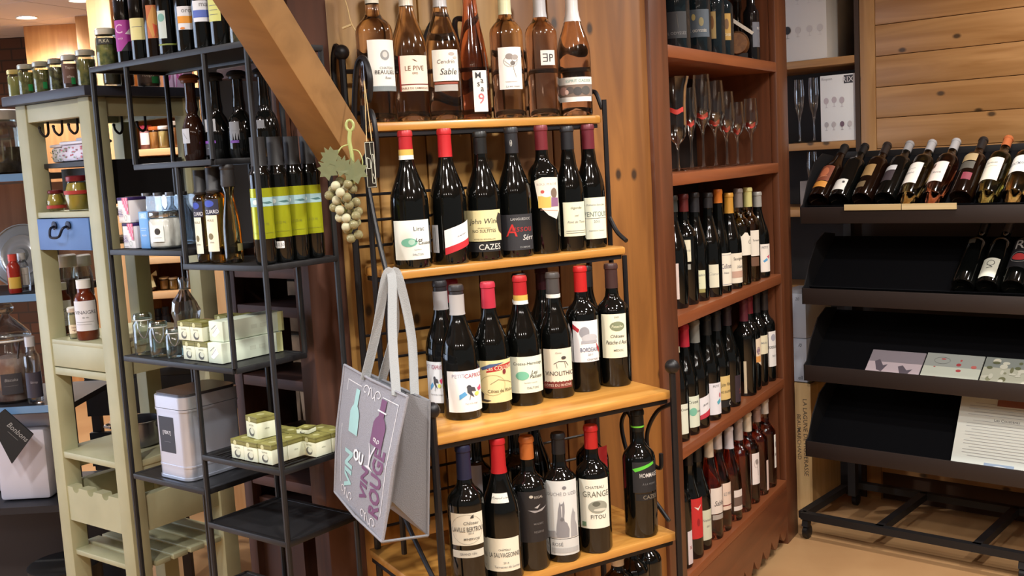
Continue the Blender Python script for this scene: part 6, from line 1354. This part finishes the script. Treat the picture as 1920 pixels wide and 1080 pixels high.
MB().tube([(.0, -.03, .02), (.03, -.05, .19)], .003, 6).build('scoop_handle', mat((80, 60, 50), .5), ap)
c = fpos(68, 'c', .04)
bottle('slim clear bottle with dark label beside the apothecary jar', c, face_cam(c), .21, .024, 'oil', CLEAR, ((200, 200, 206), .18), [dict(az=0, half=1.2, z0=.02, z1=.10, col=(60, 56, 70), art=[('t', 'Sirop', .5, .6, .12, (160, 156, 166))])], None, name='clear_bottle')
# slate card hanging below
c = aty(30, 815, FY - .03)
cd = thing('slate_card', 'dark slate card hanging at a tilt under the metal shelf', 'card', c, 0)
q = [aty(x, y, FY - .03) - c for x, y in ((-20, 790), (8, 768), (62, 815), (22, 870))]
MB().hexa([q[0], q[1], q[2], q[3]] + [p + Vector((0, .006, 0)) for p in q]).build('slate', mat((22, 22, 24), .7), cd)
d_ex = (q[2] - q[1]).normalized(); d_ey = Vector((0, -1, 0)).cross(d_ex) * -1
d_ey = d_ex.cross(Vector((0, 1, 0))) * -1 if d_ex.cross(Vector((0, 1, 0))).z < 0 else d_ex.cross(Vector((0, 1, 0)))
decal('chalk_writing', cd, .08, .05, [('t', 'Bonbons', .5, .6, .35, (150, 150, 150), .2), ('l', [(.2, .2), (.7, .2)], .001, (130, 130, 130))], lambda x, y, d: Vector((0, -.0006, 0)) + d_ex * x + d_ey * (y - .02) , split=1)
# white sacks on the low shelf and lower black shelf
for k, (x, v, s, ttl) in enumerate(((62, .12, 1.35, 'large white paper sack on the low board of the metal shelf'), (8, .22, 1.2, 'smaller white paper sack behind, on the low board of the metal shelf'))):
    c = fpos(x, 'd', v)
    sk = thing('paper_sack', ttl, 'sack', c, .3 * k, 'white sacks on the metal shelf')
    m = MB(); m.box(-.06 * s, -.04 * s, 0, .06 * s, .04 * s, .17 * s); m.build('bag', mat((206, 202, 214), .6), sk, bevel=.012)
    MB().box(-.06 * s, -.006, .168 * s, .06 * s, .006, .2 * s).build('folded_top', mat((206, 202, 214), .6), sk, bevel=.003)
    if k == 0: MB().box(-.02, -.0415, .05, .045, -.040, .11).build('label', mat((150, 146, 150), .6), sk)
c = aty(85, 1010, 3.3); c.z = .0
dr_ = thing('drum', 'round dark drum on the floor under the metal shelf', 'drum', (c.x, 3.42, 0), 0)
MB().lathe([(0, .0), (.11, 0), (.115, .01), (.115, .2), (.118, .205), (.11, .21), (0, .21)], 28).build('body', mat((40, 38, 38), .5, .3), dr_)
MB().lathe([(.116, .06), (.119, .065), (.116, .07)], 28).build('hoop', mat((70, 66, 64), .4, .5), dr_)
# ================================================================== tote bag
FT, FB = 2.12, 1.88            # far and near edge distances
TLp, TRp, BRp, BLp = aty(646, 684, FT), aty(764, 744, FB), aty(717, 1016, FB - .01), aty(628, 922, FT - .01)
TL2, TR2, BR2, BL2 = aty(690, 700, FT + .09), aty(805, 752, FB + .09), aty(802, 1004, FB + .08), aty(705, 935, FT + .09)
bag = thing('tote_bag', 'grey canvas tote bag printed with wine bottles, hanging from the iron rack', 'bag', (0, 0, 0), 0)
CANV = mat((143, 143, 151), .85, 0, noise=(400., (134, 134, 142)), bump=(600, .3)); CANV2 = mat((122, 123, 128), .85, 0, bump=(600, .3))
nf = (TRp - TLp).cross(BLp - TLp).normalized()
if nf.dot(EYE - TLp) < 0: nf = -nf
def panel(a, b, c_, d, name, m, bul, sgn=1.0):
    n_ = (b - a).cross(d - a).normalized()
    if n_.dot(EYE - a) < 0: n_ = -n_
    fn = lambda u, t: n_ * (bul * math.sin(math.pi * u) * math.sin(math.pi * t * .9 + .2) + .004 * math.sin(7 * u + 3 * t) * math.sin(math.pi * t))
    mb = MB().quad(a, b, c_, d, 14, 18, fn); mb2 = MB().quad(a, b, c_, d, 14, 18, lambda u, t: fn(u, t) - n_ * .003)
    k = len(mb.v); mb.add(mb2.v, [tuple(reversed(f)) for f in mb2.f])
    W_, H_ = 15, 19
    rim = [i for i in range(W_)] + [W_ - 1 + W_ * j for j in range(1, H_)] + [W_ * (H_ - 1) + i for i in range(W_ - 2, -1, -1)] + [W_ * j for j in range(H_ - 2, 0, -1)]
    mb.f += [(rim[i], rim[(i + 1) % len(rim)], rim[(i + 1) % len(rim)] + k, rim[i] + k) for i in range(len(rim))]; mb.m += [0] * len(rim)
    o = mb.build(name, m, bag, angle=60)
    return o, (lambda u, t: (a * (1 - u) + b * u) * (1 - t) + (d * (1 - u) + c_ * u) * t + fn(u, t)), n_
fo_, fmap, fn_ = panel(TLp, TRp, BRp, BLp, 'front_panel', CANV, .012)
panel(TL2, TR2, BR2, BL2, 'back_panel', CANV2, -.006)
# near gusset folded inwards, bottom gusset folded upwards
mt = (TRp + TR2) / 2 + (TLp - TRp).normalized() * .05; mbm = (BRp + BR2) / 2 + (BLp - BRp).normalized() * .06 + Vector((0, 0, .05))
mb = MB().quad(TRp, mt, mbm, BRp, 4, 10); mb.quad(mt, TR2, BR2, mbm, 4, 10); mb.build('side_gusset', CANV2, bag)
mf = (BLp + BL2) / 2 + Vector((0, 0, .05)); mb = MB().quad(BRp, mbm, mf, BLp, 4, 6); mb.quad(mbm, BR2, BL2, mf, 4, 6); mb.build('bottom_gusset', CANV2, bag)
for a, b in ((TLp, TRp), (TRp, BRp), (BRp, BLp), (BLp, TLp)): MB().tube([a, (a + b) / 2 + nf * .006, b], .0028, 6).build('seam', CANV, bag)
for a, b in ((TL2, TR2), (TR2, BR2), (BR2, BRp)): MB().tube([a, b], .0028, 6).build('seam', CANV2, bag)
hook = aty(729, 524, 2.05)
def strap(p0, p1, top, m, off):
    P = bez([p0, p0.lerp(top, .5) + off, top + Vector((-.006, 0, .002)), top + Vector((.006, 0, .002)), p1.lerp(top, .5) + off, p1], 8)
    mb = MB(); vs = []; n = len(P)
    for i, p in enumerate(P):
        d = (P[min(i + 1, n - 1)] - P[max(i - 1, 0)]).normalized(); s = d.cross(Vector((.55, -.83, 0))).normalized() * .0095; t_ = d.cross(s).normalized() * .0012
        vs += [p - s - t_, p + s - t_, p + s + t_, p - s + t_]
    mb.add(vs, [(4 * i + a, 4 * i + (a + 1) % 4, 4 * i + 4 + (a + 1) % 4, 4 * i + 4 + a) for i in range(n - 1) for a in range(4)] + [(0, 1, 2, 3), (4 * n - 4, 4 * n - 3, 4 * n - 2, 4 * n - 1)])
    mb.build('handle', m, bag, angle=60)
STR = mat((146, 148, 149), .85, 0, bump=(500, .3))
strap(fmap(.38, .03), fmap(.86, .03), hook, STR, Vector((0, 0, 0)))
strap(TL2.lerp(TR2, .25), TL2.lerp(TR2, .78), hook + Vector((.01, .03, -.004)), STR, Vector((.01, .02, 0)))
def bagmap(x, y, d):     # W = H = 1: label square onto the panel, y up
    p = fmap(x + .5, 1 - y); return p + fn_ * (d * 1.6 + .0006)
LW_, AQ, PU = (214, 212, 216), (150, 190, 190), (104, 60, 96)
def swirl(u, v, s, fl=1):
    """two facing curls joined by a wave"""
    P = []
    for k in range(15): a = 5.2 - k * .42; r = .10 + .022 * k; P.append((u - .62 * s + r * s * math.cos(a), v + r * s * math.sin(a) * .8))
    for k in range(1, 12): t = k / 12; P.append((u - .34 * s + .68 * s * t, v + s * .22 * math.sin(t * 6.283)))
    for k in range(15): a = math.pi + 1.0 - k * .42; r = .40 - .022 * k; P.append((u + .66 * s + r * s * math.cos(a), v + r * s * math.sin(a) * .8))
    return P
bw = lambda pts, w_, c_: ('l', pts, w_, c_)
bottle_pts = lambda u, v, h, w_: [(u - w_ / 2, v), (u + w_ / 2, v), (u + w_ / 2, v + .46 * h), (u + w_ * .38, v + .56 * h), (u + w_ * .2, v + .64 * h), (u + w_ * .2, v + h), (u - w_ * .2, v + h), (u - w_ * .2, v + .64 * h), (u - w_ * .38, v + .56 * h), (u - w_ / 2, v + .46 * h)]
art = [bw([(.36, .92), (.12, .92), (.10, .5), (.12, .13)], .006, LW_), bw([(.70, .92), (.92, .92), (.92, .5), (.92, .15)], .006, LW_), bw(swirl(.53, .91, .15), .0065, LW_), bw(swirl(.27, .09, .14), .0065, LW_), bw(swirl(.72, .06, .15), .0065, LW_)]
art += [('p', bottle_pts(.33, .56, .33, .15), AQ), ('p', bottle_pts(.73, .58, .33, .19), PU), bw([(.67, .825), (.79, .825)], .01, LW_), bw(swirl(.73, .62, .055), .006, LW_)]
art += [('t', 'OU', .475, .43, .085, (236, 234, 236), 0, 1.15, .03), ('p', [(.63, .58), (.66, .52), (.675, .47), (.675, .43), (.61, .41), (.76, .41), (.695, .43), (.695, .47), (.71, .52), (.75, .58), (.735, .58), (.70, .53), (.685, .50), (.67, .53), (.635, .58)], (206, 204, 210))]
decal('print', fo_, 1.0, 1.0, art, bagmap, split=.08)
def vtext(body, u, v0, v1, h, c_):           # lettering running up the panel
    W1 = v1 - v0
    decal('lettering', fo_, W1, h, [('t', body, .5, .5, .8, c_, 0, .9, .035)], lambda x, y, d: bagmap(u - h / 2 + (h - y) - .5 + 0.0, v0 + W1 / 2 + x, d), split=.08)
vtext('VIN', .28, .11, .43, .19, AQ)
vtext('VIN', .62, .15, .40, .17, PU); vtext('ROUGE', .81, .10, .59, .2, PU)
# ================================================================== glass grapes hanging from the scroll
GY = 2.04
gb = thing('glass_grapes', 'bunch of frosted green glass grapes with vine leaves hanging from the iron scroll', 'ornament', aty(656, 236, GY), 0)
g0 = aty(656, 236, GY)
GG = mat((190, 182, 136), .12, 0, trans=.65, ior=1.3); GG2 = mat((226, 222, 186), .15, 0, trans=.5, ior=1.3)
gm = [MB().ball((0, 0, 0), .0092, 16).mesh('grape', m_) for m_ in (GG, GG2)]
rg = random.Random(12); pos = []
for k in range(400):
    t = rg.random(); w_ = .042 * math.sqrt(max(.02, 1 - t)) * (0.72 + .5 * min(t * 6, 1) if t > .02 else .6)
    a = rg.uniform(0, 6.283); r_ = w_ * math.sqrt(rg.uniform(.35, 1)) * .62
    p = Vector((r_ * math.cos(a), r_ * math.sin(a) * .8, -.125 - .115 * t))
    p.x += .022 * t - .028; p.z += .022
    if all((p - q).length > .0145 for q in pos): pos.append(p)
    if len(pos) > 46: break
for k, p in enumerate(pos): inst('grape', gm[0 if k % 3 else 1], gb, p)
STEM = mat((150, 156, 96), .4)
MB().tube([(.007 * math.cos(i * .5236), 0, .0 + .010 * math.sin(i * .5236)) for i in range(12)], .0028, 8, closed=True).build('ring', STEM, gb)
MB().tube(bez([(0, 0, -.008), (-.003, 0, -.03), (.0, 0, -.06), (-.002, 0, -.11)]), .004, 8).build('stem', STEM, gb)
MB().tube(bez([(-.002, 0, -.035), (-.018, -.004, -.04), (-.028, -.006, -.055), (-.03, -.006, -.062)]), .0014, 6).build('tendril', STEM, gb)
MB().tube(bez([(.0, 0, -.045), (.014, -.004, -.05), (.02, -.006, -.07), (.014, -.006, -.085)]), .0012, 6).build('tendril', STEM, gb)
LFM = mat((150, 156, 116), .25, 0, trans=.6)
lf = [(0, -.035), (.012, -.02), (.028, -.024), (.024, -.008), (.034, .004), (.02, .010), (.018, .026), (.006, .018), (0, .034), (-.006, .018), (-.018, .026), (-.02, .010), (-.034, .004), (-.024, -.008), (-.028, -.024), (-.012, -.02)]
for (x, z_, r_, s) in ((-.04, -.056, .5, .6), (-.046, -.078, .9, .65), (-.018, -.075, -.3, .6), (.004, -.085, .2, .75)):
    ca_, sa_ = math.cos(r_), math.sin(r_)
    MB().prism([((px_ * ca_ - pz_ * sa_) * s, (px_ * sa_ + pz_ * ca_) * s) for px_, pz_ in lf], -.0015, .0015, lambda a_, b_, t: (a_ + x, t - .012 + .15 * a_ * a_ / .03, b_ + z_)).build('leaf', LFM, gb)
# ------------------------------------------------------------------ little clear tag with a corkscrew drawing, on twine
TY = 2.06
a_, b_ = aty(680, 266, TY), aty(704, 352, TY)
tg = thing('glass_tag', 'small clear hanging tag etched with a bottle and corkscrew, on twine from the rack', 'tag', aty(692, 266, TY), 0)
w_, h_ = (b_.x - a_.x), a_.z - b_.z
pl_ = MB().box(-w_ / 2, -.0015, -h_, w_ / 2, .0015, 0).build('plate', mat((60, 54, 46), .1, 0, trans=.5), tg)
GR = (196, 196, 180)
decal('etching', pl_, w_, h_, [bw([(.04, .02), (.96, .02), (.96, .98), (.04, .98), (.04, .02)], .0009, GR), bw([(.6, .1), (.6, .5), (.7, .6), (.7, .72), (.85, .72), (.85, .6), (.92, .5), (.92, .1), (.6, .1)], .0012, GR), bw([(.15, .42), (.5, .42), (.5, .62), (.15, .66), (.15, .42)], .0012, GR), bw([(.55, .98), (.6, .72)], .0008, GR), bw([(.7, .3), (.84, .2)], .001, GR)], flat_map((0, -.0016, -h_), (1, 0, 0), (0, 0, 1)), split=1)
hk = aty(683, 152, TY + .06) - aty(692, 266, TY)
for s in (-.25, .3): MB().tube([(s * w_, 0, -.002), hk], .0009, 6).build('twine', mat((176, 150, 104), .8), tg)
# ------------------------------------------------------------------ twine knotted round the post
tw = thing('twine_loop', 'loose pale twine tied on the timber wall above the rack scroll', 'twine', aty(655, 40, 2.3), 0)
o_ = aty(655, 40, 2.3)
MB().tube(bez([aty(644, -10, 2.3) - o_, aty(652, 18, 2.3) - o_, aty(657, 40, 2.3) - o_, aty(666, 58, 2.3) - o_]), .0014, 6).build('strand', mat((200, 170, 120), .8), tw)
MB().tube([aty(642, 54, 2.3) - o_, aty(659, 47, 2.3) - o_], .0026, 6).build('knot_end', mat((206, 180, 132), .8), tw)

# ------------------------------------------------------------------ no two round things share a spot: the farther one of a touching pair stands a little deeper
bpy.context.view_layer.update()
done = []
for o, R in sorted([(o, R) for o, R in ROUND if abs(o.matrix_world.to_3x3().col[2].z) > .99], key=lambda t: t[0].location.xy.length):
    d = o.location.xy.normalized()
    for _ in range(60):
        if all((o.location.xy - q.location.xy).length > R + r + .001 or abs(q.location.z - o.location.z) > .1 for q, r in done): break
        o.location.x += d.x * .002; o.location.y += d.y * .002
    done.append((o, R))
